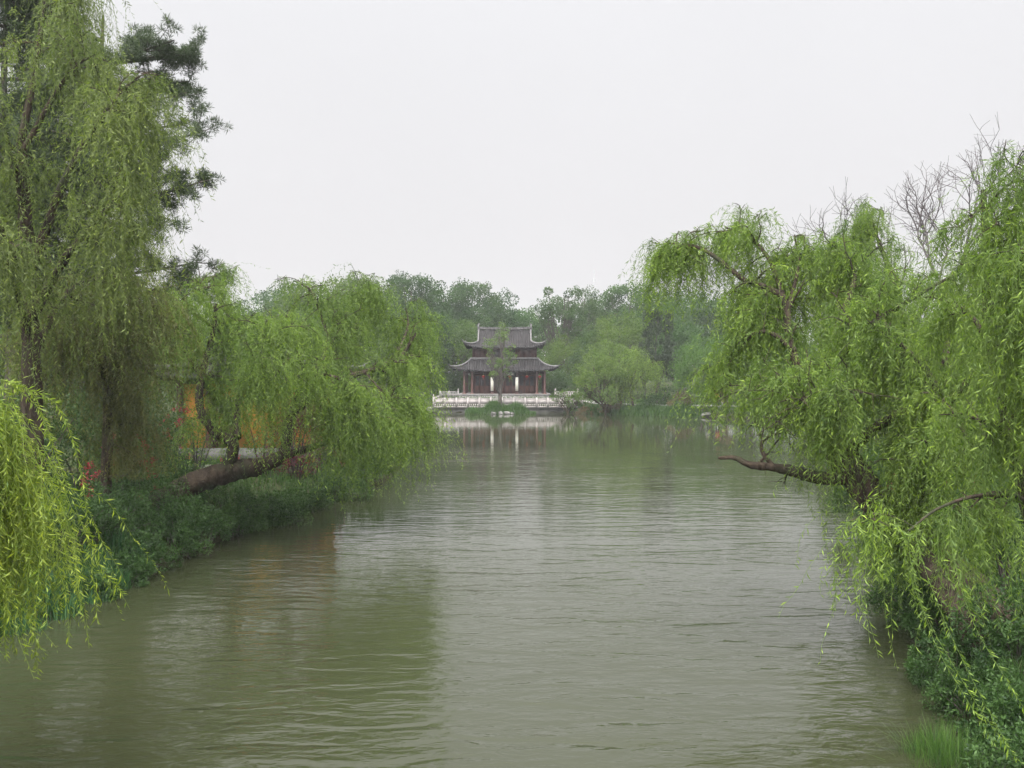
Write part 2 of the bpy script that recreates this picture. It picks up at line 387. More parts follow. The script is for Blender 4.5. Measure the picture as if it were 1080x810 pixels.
def haze():
    g = Geo(); g.box((0, 205, 14), (880, 670, 37))          # z from -4.5 to 32.5
    m, t = new_mat('haze air')
    v = N(t, 'ShaderNodeVolumePrincipled'); v.inputs['Color'].default_value = (0.93, 0.95, 0.98, 1); v.inputs['Density'].default_value = 0.00032
    v.inputs['Anisotropy'].default_value = 0.2
    out_to(t, None, v.outputs[0])
    o = g.build('haze', m); kind(o, 'stuff'); o.display_type = 'WIRE'
haze()

def strip(name, pts, w, mat, lift=0.02):
    p = smooth_path(np.array([(a, b, 0) for a, b in pts]), per=8)
    tg = unit(np.gradient(p, axis=0)); sd = np.stack([-tg[:, 1], tg[:, 0], 0 * tg[:, 0]], 1)
    rows = [p + sd * w * k for k in (-0.5, -0.17, 0.17, 0.5)]
    G_ = np.stack(rows, 1); zz = ground_z(G_[..., 0], G_[..., 1])
    G_[..., 2] = np.maximum(zz, zz.mean(1, keepdims=True)) + lift
    g = Geo(); g.slab(G_, 0.3); return kind(g.build(name, mat), 'structure')
strip('path', [(34, 112.5), (26, 116.5), (22.6, 117.2), (18, 120), (12, 126), (10, 132)], 1.7, M['path'], 0.05)
strip('garden_path', [(-14.6, 42.2), (-13.8, 42.4), (-12.6, 42.7), (-12.1, 42.8)], 1.9, M['path'], 0.06)

# ------------------------------------------------------------------ tree builders
def tint_clump(n, lo=0.15, hi=0.85): return rng.uniform(lo, hi, n)

def strands(crown, p0, d0, L, leaf, spacing, tint, zmin=None, grav=0.30, stem=0.0035, sway=(0, 0, 0), K=9, spread=1.15, wleaf=0.17, thin=0.0):
    """hanging willow shoots: all shoots at once"""
    S = len(p0)
    if S == 0: return
    pts = np.empty((S, K + 1, 3)); pts[:, 0] = p0; d = unit(d0)
    step = (L / K)[:, None]
    dn = np.array([0, 0, -1.0]) + np.asarray(sway)
    grav = grav * rng.uniform(0.75, 1.35, S)[:, None]
    sd = rng.standard_normal((S, 3)) * np.array([1, 1, 0.3])
    for k in range(K):
        d = unit(d * (1 - grav) + dn * grav + rng.standard_normal((S, 3)) * 0.13 + sd * 0.05)
        pts[:, k + 1] = pts[:, k] + d * step
    leaf_along(crown, pts, L, leaf, spacing, tint, zmin, stem, spread, wleaf, thin)

def leaf_along(crown, pts, L, leaf, spacing, tint, zmin=None, stem=0.0035, spread=1.15, wleaf=0.17, thin=0.0):
    S, K = len(pts), pts.shape[1] - 1
    if stem:
        th = np.array([0, 2.1, 4.2]); off = np.stack([np.cos(th), np.sin(th), 0 * th], 1)
        r = stem * np.linspace(1.2, 0.5, K + 1)[None, :, None, None]
        v = pts[:, :, None, :] + r * off[None, None]
        s_ = np.arange(S)[:, None, None] * (K + 1) * 3; i = np.arange(K)[None, :, None] * 3; j = np.arange(3)[None, None, :]; j2 = (j + 1) % 3
        f = np.stack([s_ + i + j, s_ + i + j2, s_ + i + 3 + j2, s_ + i + 3 + j], -1)
        keep = np.ones((S, K), bool)
        if zmin is not None:
            keep = np.minimum(pts[:, 1:, 2], pts[:, :-1, 2]) > zmin
        f = f[keep]
        crown.add(v, f, 0.35)
    M_ = int(max(3, round(float(np.mean(L)) / spacing)))
    tt = np.clip((np.arange(M_)[None, :] + rng.uniform(0, 1, (S, M_))) / M_, 0, 0.999) * K
    i0 = tt.astype(int); fr = (tt - i0)[..., None]
    ar = np.arange(S)[:, None]
    pa = pts[ar, i0]; pb = pts[ar, i0 + 1]
    p = pa * (1 - fr) + pb * fr; tg = unit(pb - pa)
    lat = rng.standard_normal((S, M_, 3)); lat = unit(lat - tg * (lat * tg).sum(-1, keepdims=True))
    ax = tg * 0.85 + lat * spread + np.array([0, 0, -0.25])
    ll = leaf * np.clip(np.exp(rng.normal(-0.2, 0.32, (S, M_))), 0.35, 1.4)
    tn = np.clip(tint[:, None] + rng.normal(0, 0.24, (S, M_)) + 0.18 * (tt / K - 0.5), 0, 1)
    keep = rng.uniform(0, 1, (S, M_)) > thin
    if zmin is not None: keep &= (p[..., 2] - ll) > zmin
    keep = keep.ravel()
    crown.leaves(p.reshape(-1, 3)[keep], ax.reshape(-1, 3)[keep], ll.ravel()[keep], ll.ravel()[keep] * wleaf, tn.ravel()[keep])

def willow(name, label, base, limbs, mat, n_strand=2500, Lr=(1.2, 2.8), leaf=0.10, spacing=0.045, sub=9, sub_len=(0.9, 2.2), tert=4, up=0.55, bark='bark',
           group=None, start=0.3, zmin=0.25, sway=(0, 0, 0), center=None, tint=(0.2, 0.85), sides=8, wleaf=0.17, clip=None, up0=0.12, shoots=()):
    """limbs: list of (points, r0, r1, weight of foliage)"""
    base = np.array(base, float)
    root = thing(name, label, 'tree', base, 0, group)
    wood = Geo(); crown = Geo()
    st_p, st_d, st_t, st_w = [], [], [], []
    cxy = base[:2] if center is None else np.array(center)
    for pts, r0, r1, w in limbs:
        pth, rr = smooth_path(np.array(pts) - base, np.linspace(r0, r1, 5), 6)
        wood.tube(pth, rr, sides, wob=0.10 if r0 > 0.1 else 0.0)
        if w <= 0: continue
        k = len(pth)
        seg = np.linalg.norm(np.diff(pth, axis=0), axis=1).sum()
        ns = max(2, int(sub * w * (0.5 + seg / 5.0)))
        for _ in range(ns):
            u = start + (1 - start) * rng.uniform(0, 1) ** 0.8
            i = min(k - 2, int(u * (k - 1)))
            p = pth[i]; tg = unit(pth[i + 1] - pth[i])
            outw = np.array([p[0] + base[0] - cxy[0], p[1] + base[1] - cxy[1], 0.0]); outw = unit(outw)
            d = unit(tg * 0.5 + outw * rng.uniform(0, 0.7) + np.array([0, 0, up]) * rng.uniform(0.2, 1.3) + rng.standard_normal(3) * 0.55)
            l2 = rng.uniform(*sub_len); q = [p]; dd = d.copy()
            for s_ in range(5):
                dd = unit(dd + rng.standard_normal(3) * 0.16 + np.array([0, 0, -0.10]))
                q.append(q[-1] + dd * l2 / 5)
            q = np.array(q); r2 = min(rr[i] * 0.55, 0.035)
            wood.tube(q, np.linspace(r2, 0.008, 6), 5)
            ct = rng.uniform(*tint)
            br = [q]
            for _t in range(tert):
                j = rng.integers(1, 6); d3 = unit(unit(q[min(j + 1, 5)] - q[j - 1]) * 0.4 + rng.standard_normal(3) * 0.7 + np.array([0, 0, 0.25]))
                l3 = rng.uniform(0.35, 0.95) * l2 * 0.5
                q3 = np.array([q[j] + d3 * l3 * s_ + np.array([0, 0, -0.18 * l3]) * s_ ** 2 for s_ in np.linspace(0, 1, 4)])
                wood.tube(q3, np.linspace(0.011, 0.005, 4), 3); br.append(q3)
            for b in br:
                st_p.append(b); st_d.append(outw); st_t.append(ct); st_w.append(len(b))
    # shoots spread over the twigs
    w = np.array(st_w, float); w /= w.sum()
    pick = rng.choice(len(st_p), n_strand, p=w)
    p0 = np.empty((n_strand, 3)); d0 = np.empty((n_strand, 3)); tn = np.empty(n_strand)
    for s_, b in enumerate(pick):
        br = st_p[b]; u = rng.uniform(0.15, 1.0) * (len(br) - 1); i = min(int(u), len(br) - 2); fr = u - i
        p0[s_] = br[i] * (1 - fr) + br[i + 1] * fr
        d0[s_] = unit(br[i + 1] - br[i]) * 0.8 + np.array(st_d[b]) * 0.35
        tn[s_] = st_t[b]
    d0 = d0 + rng.standard_normal((n_strand, 3)) * 0.5 + np.array([0, 0, up0])
    d0 = unit(d0); d0[:, 2] = np.minimum(d0[:, 2], 0.12)
    L = rng.uniform(Lr[0], Lr[1], n_strand) * rng.choice([0.45, 1.0], n_strand, p=[0.3, 0.7])
    tn = np.clip(tn + rng.normal(0, 0.10, n_strand), 0, 1)
    if clip is not None:
        kp = clip(p0 + base); p0, d0, L, tn = p0[kp], d0[kp], L[kp], tn[kp]
    strands(crown, p0, d0, L, leaf, spacing, tn, zmin=zmin - base[2], sway=sway, wleaf=wleaf)
    for sh in shoots:
        q = np.array(sh) - base; u = np.linspace(0, 1, 13); up_ = np.linspace(0, 1, len(smooth_path(q, per=6)))
        qs = smooth_path(q, per=6); p13 = np.stack([np.interp(u, up_, qs[:, i]) for i in range(3)], 1)[None]
        leaf_along(crown, p13, np.array([np.linalg.norm(np.diff(q, axis=0), axis=1).sum()]), leaf, spacing * 0.5, np.array([0.55]), None, 0.004, 1.15, wleaf)
    wood.build('trunk', M[bark], root, smooth=True)
    crown.build('crown', M[mat], root)
    return root

def blob_leaves(crown, c, r, n, leaf, aspect=0.6, lo=0.1, hi=0.9, squash=0.8):
    """a leaf clump: leaves over and inside a lumpy shell"""
    u = unit(rng.standard_normal((n, 3)))
    rad = r * rng.uniform(0.25, 1.0, n) ** 0.45
    p = c + u * rad[:, None] * np.array([1, 1, squash])
    ax = u * 0.5 + rng.standard_normal((n, 3)) * 0.7 + np.array([0, 0, -0.12])
    L = leaf * rng.uniform(0.6, 1.2, n)
    fold = u * 0.7 + np.array([0, 0, 0.5]) + rng.standard_normal((n, 3)) * 0.55
    crown.leaves(p, ax, L, L * aspect, np.clip(rng.uniform(lo, hi) + rng.normal(0, 0.15, n), 0, 1), fold=np.cross(ax, fold))

def broadleaf(name, label, h, cw, trunk_h, mat, n_clump=60, per=200, leaf=0.3, loc=(0, 0, 0), bark='bark_grey', lean=(0, 0), top=0.75, r0=None, rclump=(0.09, 0.17),
              group=None, open_=0.0, depth=1.0, cat='tree', forks=8):
    root = thing(name, label, cat, loc, 0, group)
    wood = Geo(); crown = Geo(); r0 = r0 or h * 0.018
    lean = np.array([lean[0], lean[1], 0.0])
    main = np.array([lean * (t ** 1.3) + np.array([0.02 * h * math.sin(t * 5 + h), 0.02 * h * math.cos(t * 4 + h), -0.25 + t * h * 0.86]) for t in np.linspace(0, 1, 6)])
    main[0, :2] = 0
    pth, rr = smooth_path(main, np.array([r0 * 1.25, r0 * 0.9, r0 * 0.7, r0 * 0.45, r0 * 0.2]), 5)
    wood.tube(pth, rr, 7, wob=0.06)
    cz0 = trunk_h; ch = h - trunk_h
    cents = []
    for k in range(n_clump):
        for _ in range(30):
            u = unit(rng.standard_normal(3)); q = rng.uniform(0, 1) ** 0.38
            z = cz0 + ch * (0.5 + 0.5 * u[2] * q)
            tz = (z - cz0) / ch
            wz = (math.sin(min(1.0, tz / (1 - top + 0.12)) * math.pi / 2) if tz < (1 - top + 0.12) else math.cos((tz - (1 - top + 0.12)) / (top - 0.12 + 1e-6) * math.pi / 2) ** 0.6)
            rad = cw / 2 * max(0.12, wz)
            th = rng.uniform(0, 2 * np.pi); rr_ = rad * rng.uniform(0.15, 1) ** 0.5
            c = np.array([math.cos(th) * rr_, math.sin(th) * rr_ * depth, z]) + lean * ((z / h) ** 1.3)
            if all(np.linalg.norm(c - o) > 0.055 * cw for o in cents): break
        cents.append(c)
    cents = np.array(cents)
    for k in range(forks):       # limbs out to some clumps
        c = cents[rng.integers(len(cents))]; i = int(np.clip((c[2] / h * 0.62), 0.15, 0.9) * (len(pth) - 1))
        a = pth[i]; m = a * 0.45 + c * 0.55 + np.array([0, 0, -0.05 * h])
        q, r_ = smooth_path([a, m, c], np.array([rr[i] * 0.6, rr[i] * 0.35, 0.015 + 0.001 * h]), 4); wood.tube(q, r_, 5)
        for _ in range(4):
            c2 = cents[np.argsort(np.linalg.norm(cents - c, axis=1))[rng.integers(1, min(8, len(cents)))]]
            q2, r2 = smooth_path([m, (m + c2) / 2 + rng.standard_normal(3) * 0.03 * h, c2], np.array([rr[i] * 0.25, 0.02, 0.01]), 3); wood.tube(q2, r2, 4)
    for c in cents:
        r = rng.uniform(*rclump) * cw
        blob_leaves(crown, c, r, int(per * rng.uniform(0.6, 1.3)), leaf)
        for _ in range(2):        # loose sprays break up the outline
            blob_leaves(crown, c + unit(rng.standard_normal(3)) * r * 1.05, r * 0.45, int(per * 0.12), leaf)
    wood.build('trunk', M[bark], root, smooth=True)
    crown.build('crown', M[mat], root)
    return root

def shrub(name, label, loc, w, h, mat='shrub', n=26, per=150, leaf=0.085, group=None, flowers=0, depth=None, aspect=0.4, cat='shrub', stems=7, rk=0.17):
    root = thing(name, label, cat, loc, 0, group); depth = depth or w
    wood = Geo(); crown = Geo(); fl = Geo()
    for k in range(n):
        th = rng.uniform(0, 2 * np.pi); q = rng.uniform(0, 1) ** 0.5; zt = rng.uniform(0.12, 1.0)
        rad = math.sqrt(max(0.05, 1 - (zt - 0.25) ** 2 / 0.75)) * q
        c = np.array([math.cos(th) * w / 2 * rad, math.sin(th) * depth / 2 * rad, h * zt * 0.9])
        r = rng.uniform(0.7, 1.3) * rk * (w + h) / 2
        blob_leaves(crown, c, r, int(per * rng.uniform(0.7, 1.3)), leaf, aspect)
        # upright shoots
        m = int(per * 0.12); t = rng.uniform(0, 1, m)[:, None]; d = unit(np.array([rng.normal(0, .5), rng.normal(0, .5), 1.2]))
        crown.leaves(c + d * t * r * 1.9, unit(d * 0.4 + rng.standard_normal((m, 3)) * 0.7), leaf, leaf * aspect, np.clip(rng.normal(0.65, 0.2, m), 0, 1))
        if k < stems: wood.tube(smooth_path([(0.1 * c[0], 0.1 * c[1], -0.2), (0.5 * c[0], 0.5 * c[1], c[2] * 0.55), c], per=3), np.linspace(0.03, 0.008, 7) * (0.5 + h / 3), 5)
    for _ in range(flowers):
        th = rng.uniform(0, 2 * np.pi); ph = rng.uniform(0.2, 1.0)
        c = np.array([math.cos(th) * w / 2 * math.sqrt(1 - ph * ph * 0.85), math.sin(th) * depth / 2 * math.sqrt(1 - ph * ph * 0.85), h * ph * 1.02])
        m = 26; fl.leaves(c + rng.standard_normal((m, 3)) * 0.045, rng.standard_normal((m, 3)), 0.065, 0.045, rng.uniform(0, 1, m))
    wood.build('stems', M['bark_grey'], root); crown.build('foliage', M[mat], root)
    if flowers: fl.build('flowers', M['flower'], root)
    return root

def blades(geo, x, y, z, h, w, lean=0.25, tint=None, seg=3):
    """grass or iris blades, each a bent tapering strip"""
    n = len(x)
    th = rng.uniform(0, 2 * np.pi, n); d = np.stack([np.cos(th), np.sin(th), 0 * th], 1)
    sd = np.stack([-np.sin(th + rng.normal(0, .6, n)), np.cos(th), 0 * th], 1)
    ln = np.abs(rng.normal(0, lean, n))[:, None]
    p = np.stack([x, y, z], 1); vs_ = []
    for k in range(seg + 1):
        t = k / seg
        c = p + d * ln * h[:, None] * t ** 2 + np.array([0, 0, 1.0]) * (h[:, None] * t * (1 - 0.25 * ln * t))
        ww = w[:, None] * (1 - t ** 1.6) * 0.5 + 0.0006
        vs_ += [c - sd * ww, c + sd * ww]
    v = np.stack(vs_, 1)
    f = np.concatenate([np.arange(n)[:, None] * (2 * seg + 2) + np.array([2 * k, 2 * k + 1, 2 * k + 3, 2 * k + 2])[None] for k in range(seg)])
    tn = np.tile(tint if tint is not None else rng.uniform(0, 1, n), seg)
    geo.add(v, f, tn)

def clump(name, label, loc, w, d, h, n, mat='iris', bw=0.03, group=None, lean=0.25, cat='grass clump'):
    g = Geo(); a = rng.uniform(0, 2 * np.pi, n); q = np.sqrt(rng.uniform(0, 1, n))
    x = np.cos(a) * q * w / 2; y = np.sin(a) * q * d / 2
    z = ground_z(x + loc[0], y + loc[1]) - loc[2] - 0.05
    blades(g, x, y, np.maximum(z, -0.3), h * rng.uniform(0.55, 1.1, n) * (1 - 0.35 * q * q), bw * rng.uniform(0.7, 1.2, n), lean)
    o = g.build(name, M[mat]); o.location = loc
    return tag(o, label, cat, group)

def rock(name, label, loc, size, mat='rock', group=None, seed=0, parent=None):
    me = bpy.data.meshes.new(name); import bmesh
    bm = bmesh.new(); bmesh.ops.create_icosphere(bm, subdivisions=3, radius=0.5)
    r = np.random.default_rng(seed); ds = unit(r.standard_normal((14, 3))); hs_ = r.uniform(0.26, 0.48, 14)
    for v in bm.verts:
        c = np.array(v.co)
        for d_, h_ in zip(ds, hs_):
            k = c @ d_
            if k > h_: c = c - d_ * (k - h_) * 0.85
        c = c * (1 + 0.05 * math.sin(c[0] * 19 + seed) * math.sin(c[2] * 17))
        v.co = c * np.array(size)
    bm.to_mesh(me); bm.free(); me.materials.append(M[mat])
    o = bpy.data.objects.new(name, me); COL.objects.link(o); o.location = loc; o.rotation_euler = (0, 0, seed * 1.3)
    return tag(o, label, 'rock', group)

# ------------------------------------------------------------------ roofs
def tile_attr(o, vals):
    a = o.data.attributes.new('tile', 'FLOAT', 'POINT'); a.data.foreach_set('value', np.asarray(vals, np.float32))
def skirt_sides(iw, idp, zi, ow, od, zo, lift, tip, nu=33, nv=9, pw=1.45):
    """four curved slopes between an inner and an outer rectangle, corners swept up and out"""
    out_ = []
    u = np.sin(np.linspace(-1, 1, nu) * np.pi / 2); v = np.linspace(0, 1, nv)
    U, V = np.meshgrid(u, v); Cn = np.abs(U) ** 6
    for side in range(4):
        if side % 2 == 0: i1, i2, o1, o2 = iw, idp, ow, od
        else: i1, i2, o1, o2 = idp, iw, od, ow
        a = U * i1 + (U * o1 - U * i1) * V + np.sign(U) * tip * Cn * V ** 2
        b = -(i2 + (o2 - i2) * V + tip * Cn * V ** 2)
        z = zi + (zo - zi) * (1 - (1 - V) ** pw) + lift * Cn * V ** 2.2
        th = side * math.pi / 2; c, s = round(math.cos(th)), round(math.sin(th))
        out_.append((np.stack([a * c - b * s, a * s + b * c, z], -1), a))
    return out_
def roof_obj(name, sides, th, parent):
    g = Geo(); tv = []
    for G_, a in sides:
        n0 = g.n; g.slab(G_, th)
        af = a
        tv += [af.ravel(), af[:, ::-1].ravel()]
        for e_ in (af[0], af[-1], af[:, 0], af[:, -1]): tv.append(np.concatenate([e_, e_]))
    o = g.build(name, M['tile'], parent, smooth=False); tile_attr(o, np.concatenate(tv)); return o

# ------------------------------------------------------------------ lakeside pavilion on its terrace
PX, PY = -0.97, 134.2
pav = thing('pavilion', 'two storey dark red timber pavilion with grey upswept roofs behind the white terrace', 'pavilion', (PX, PY, 0))
F = 2.15
def part(name, fn, mat, parent, smooth=False):
    g = Geo(); fn(g); return g.build(name, M[mat], parent, smooth)
part('stylobate', lambda g: (g.box((0, 0, 1.55), (11.7, 9.4, 1.2)), g.box((0, 0, 2.12), (11.9, 9.6, 0.10))), 'stone', pav)
CXS = (-5.2, -4.2, -1.6, 1.6, 4.2, 5.2)
for cx_ in CXS:
    for cy_ in (-4.1, 4.1):
        def col(g):
            g.tube([(cx_, cy_, F), (cx_, cy_, 3.5), (cx_, cy_, 5.15)], [0.16, 0.155, 0.145], 12)
            g.tube([(cx_, cy_, F - 0.02), (cx_, cy_, F + 0.09), (cx_, cy_, F + 0.18)], [0.27, 0.29, 0.19], 12)
        part('column', col, 'timber_light' if abs(cx_) > 4 else 'timber', pav, True)
for cy_ in (-1.4, 1.4):
    for cx_ in (-5.2, 5.2):
        part('column', lambda g: g.tube([(cx_, cy_, F), (cx_, cy_, 3.5), (cx_, cy_, 5.15)], [0.16, 0.155, 0.145], 12), 'timber_light', pav, True)
def wall_low(g):
    for y in (-3.1, 3.1): g.box((0, y, 3.65), (8.4, 0.12, 3.0))
    for x in (-4.2, 4.2): g.box((x, 0, 3.65), (0.12, 6.2, 3.0))
    for y in (-4.1, 4.1): g.box((0, y, 4.95), (10.7, 0.14, 0.34))
    for x in (-5.2, 5.2): g.box((x, 0, 4.95), (0.14, 8.0, 0.34))
part('wall', wall_low, 'timber', pav)
doors = [(-3.55, .58), (-2.95, .58), (-2.25, .58), (-1.25, .58), (-0.42, .58), (0.42, .58), (1.25, .58), (2.25, .58), (2.95, .58), (3.55, .58)]
for x, w_ in doors:
    d_ = part('door', lambda g: (g.box((x, -3.19, 3.4), (w_ + 0.06, 0.06, 2.45)),), 'timber_light', pav)
    part('lattice', lambda g: (g.box((x, -3.23, 3.85), (w_ - 0.12, 0.03, 1.25)), [g.box((x + k * 0.11, -3.25, 3.85), (0.02, 0.03, 1.25)) for k in (-1, 0, 1)]), 'lattice', d_)
roof_obj('lower_roof', skirt_sides(4.35, 3.25, 6.72, 6.2, 5.0, 5.22, 0.48, 0.72), 0.14, pav)
def hips(parent, iw, idp, zi, ow, od, zo, lift, tip, r=0.11, curl=0.2):
    for sx in (-1, 1):
        for sy in (-1, 1):
            g = Geo()
            pts = []
            for v in np.linspace(0, 1, 10):
                pts.append((sx * (iw + (ow - iw) * v + tip * v * v), sy * (idp + (od - idp) * v + tip * v * v), zi + (zo - zi) * (1 - (1 - v) ** 1.45) + lift * v ** 2.2 + 0.09))
            pts.append((pts[-1][0] + sx * 0.22, pts[-1][1] + sy * 0.22, pts[-1][2] + curl))
            g.tube(pts, np.concatenate([np.full(9, r), [r * 0.8, r * 0.35]]), 8); g.build('ridge', M['ridge'], parent, True)
hips(pav, 4.35, 3.25, 6.72, 6.2, 5.0, 5.22, 0.48, 0.72)
part('ridge_band', lambda g: ([g.box((0, y, 6.78), (8.8, 0.22, 0.26)) for y in (-3.28, 3.28)], [g.box((x, 0, 6.78), (0.22, 6.3, 0.26)) for x in (-4.38, 4.38)]), 'ridge', pav)
def wall_up(g):
    for y in (-3.0, 3.0): g.box((0, y, 7.5), (8.2, 0.12, 1.7))
    for x in (-4.1, 4.1): g.box((x, 0, 7.5), (0.12, 5.9, 1.7))
    g.box((0, -3.1, 8.05), (8.5, 0.16, 0.22))
    for cx_ in (-4.1, -1.55, 1.55, 4.1): g.box((cx_, -3.08, 7.5), (0.2, 0.2, 1.5))
part('upper_wall', wall_up, 'timber', pav)
for x in (-3.6, -2.8, -2.0, -1.1, -0.37, 0.37, 1.1, 2.0, 2.8, 3.6):
    dark = -1.2 < x < 0.4 or 0.5 < x < 1.2
    w_ = part('window', lambda g: g.box((x, -3.09, 7.45), (0.62, 0.05, 1.05)), 'lattice' if dark else 'timber_light', pav)
    if not dark: part('lattice', lambda g: [g.box((x + k * 0.13, -3.13, 7.45), (0.03, 0.03, 0.95)) for k in (-2, -1, 0, 1, 2)], 'lattice', w_)
# upper hip-and-gable roof
def xieshan(pw=1.5, rw=3.45, ow=4.95, od=4.2, zr=10.62, ze=8.22, lift=0.62, tip=0.35, vm=0.52):
    sides = []
    v = np.linspace(0, 1, 15); u = np.sin(np.linspace(-1, 1, 37) * np.pi / 2); U, V = np.meshgrid(u, v)
    prof = lambda q: zr + (ze - zr) * (1 - (1 - q) ** pw)
    cn = np.abs(U) ** 6 * np.clip((V - vm) / (1 - vm), 0, 1) ** 2
    W = rw + (ow - rw) * np.clip((V - vm) / (1 - vm), 0, 1)
    a = U * W + np.sign(U) * tip * cn; b = od * V + tip * cn; z = prof(V) + lift * cn
    for s in (-1, 1): sides.append((np.stack([-s * a, s * b, z], -1), a))
    v2 = np.linspace(vm, 1, 8); U, V = np.meshgrid(u, v2); q = (V - vm) / (1 - vm); cn = np.abs(U) ** 6 * q ** 2
    yy = U * od * V + np.sign(U) * tip * cn; xx = rw + (ow - rw) * q + tip * cn; z = prof(V) + lift * cn
    for s in (-1, 1): sides.append((np.stack([s * xx, s * yy, z], -1), yy))
    hp = []
    for sx in (-1, 1):
        for sy in (-1, 1):
            pts = [(sx * (rw + 0.02), sy * od * t, prof(t) + 0.1) for t in np.linspace(0.02, vm, 6)]
            for t in np.linspace(vm, 1, 8)[1:]:
                q = (t - vm) / (1 - vm)
                pts.append((sx * (rw + (ow - rw) * q + tip * q * q), sy * (od * t + tip * q * q), prof(t) + lift * q * q + 0.1))
            pts.append((pts[-1][0] + sx * 0.2, pts[-1][1] + sy * 0.2, pts[-1][2] + 0.38)); hp.append(pts)
    return sides, hp, prof
sd_, hp_, prof_ = xieshan()
roof_obj('upper_roof', sd_, 0.14, pav)
for p_ in hp_: part('ridge', lambda g: g.tube(p_, np.concatenate([np.full(len(p_) - 2, 0.11), [0.09, 0.04]]), 8), 'ridge', pav, True)
def top_ridge(g):
    xsr = np.linspace(-3.45, 3.45, 15); up_ = 0.10 * (np.abs(xsr) / 3.45) ** 3
    for i in range(14):
        g.box(((xsr[i] + xsr[i + 1]) / 2, 0, 10.76 + (up_[i] + up_[i + 1]) / 2), (xsr[1] - xsr[0], 0.24, 0.32))
        g.box(((xsr[i] + xsr[i + 1]) / 2, 0, 10.945 + (up_[i] + up_[i + 1]) / 2), (xsr[1] - xsr[0], 0.32, 0.05))
part('top_ridge', top_ridge, 'ridge', pav)
for s in (-1, 1):
    part('ridge_finial', lambda g: (g.box((s * 3.52, 0, 10.98), (0.26, 0.28, 0.75), taper=0.8), g.box((s * 3.42, 0, 11.4), (0.34, 0.2, 0.16), taper=0.6)), 'ridge', pav)
    zb = prof_(0.52)
    def gable(g):
        ys_ = np.linspace(-4.2 * 0.52, 4.2 * 0.52, 13); zt = np.array([prof_(abs(y) / 4.2) for y in ys_]) - 0.05
        g.grid(np.stack([np.stack([np.full(13, s * 3.38), ys_, np.full(13, zb - 0.1)], 1), np.stack([np.full(13, s * 3.38), ys_, zt], 1)]))
        g.grid(np.stack([np.stack([np.full(13, s * 3.30), ys_, np.full(13, zb - 0.1)], 1), np.stack([np.full(13, s * 3.30), ys_, zt], 1)]))
    part('gable', gable, 'timber', pav)
def brush(g, cx, cz, y, s_, seed, vertical=False):
    r = random.Random(seed)
    for _ in range(7):
        if r.random() < 0.5: g.box((cx + r.uniform(-.3, .3) * s_, y, cz + r.uniform(-.4, .4) * s_), (s_ * r.uniform(.4, .8), 0.02, s_ * 0.09))
        else: g.box((cx + r.uniform(-.35, .35) * s_, y, cz + r.uniform(-.2, .2) * s_), (s_ * 0.09, 0.02, s_ * r.uniform(.4, .8)))
sb = part('name_board', lambda g: g.box((0.45, -4.28, 4.78), (2.0, 0.08, 0.52)), 'lattice', pav)
for k in (-1, 0, 1): part('character', lambda g: brush(g, 0.45 + k * 0.55, 4.78, -4.335, 0.40, 11 + k), 'pale', sb)
for s in (-1, 1):
    o = thing('hanging_plaque', 'tall white couplet board on the %s central column of the pavilion' % ('left' if s < 0 else 'right'), 'plaque', (PX + s * 1.6, PY - 4.3, 3.45), group='white couplet boards on the pavilion')
    part('board', lambda g: g.box((0, 0, 0), (0.36, 0.06, 1.75)), 'plaque', o)
    for k in range(7): part('character', lambda g: brush(g, 0, 0.66 - k * 0.22, -0.045, 0.15, 31 * k + s), 'ink', o)
LN = ['red lantern at the far left bay of the pavilion veranda', 'red lantern just right of the islet tree trunk under the eaves', 'red lantern right of the name board between the two white boards',
      'red lantern in the bay right of the right white board', 'red lantern hanging by the right corner column of the veranda']
for lx, lab in zip((-2.74, -0.72, 0.68, 2.9, 4.55), LN):
    o = thing('red_lantern', lab, 'lantern', (PX + lx, PY - 4.35, 4.42), group='red lanterns under the lower eaves')
    th = np.linspace(-1.35, 1.35, 9)
    o.scale = (.8, .8, .8)
    part('shade', lambda g: g.tube([(0, 0, 0.19 * math.sin(t)) for t in th], [0.27 * math.cos(t) ** 0.8 for t in th], 12), 'lantern', o, True)
    part('cap', lambda g: (g.tube([(0, 0, 0.18), (0, 0, 0.24)], [0.1, 0.1], 8), g.tube([(0, 0, 0.24), (0, 0, 0.72)], [0.012, 0.012], 4)), 'ink', o)
    part('tassel', lambda g: g.tube([(0, 0, -0.18), (0, 0, -0.3), (0, 0, -0.5)], [0.03, 0.05, 0.04], 6), 'lantern', o)

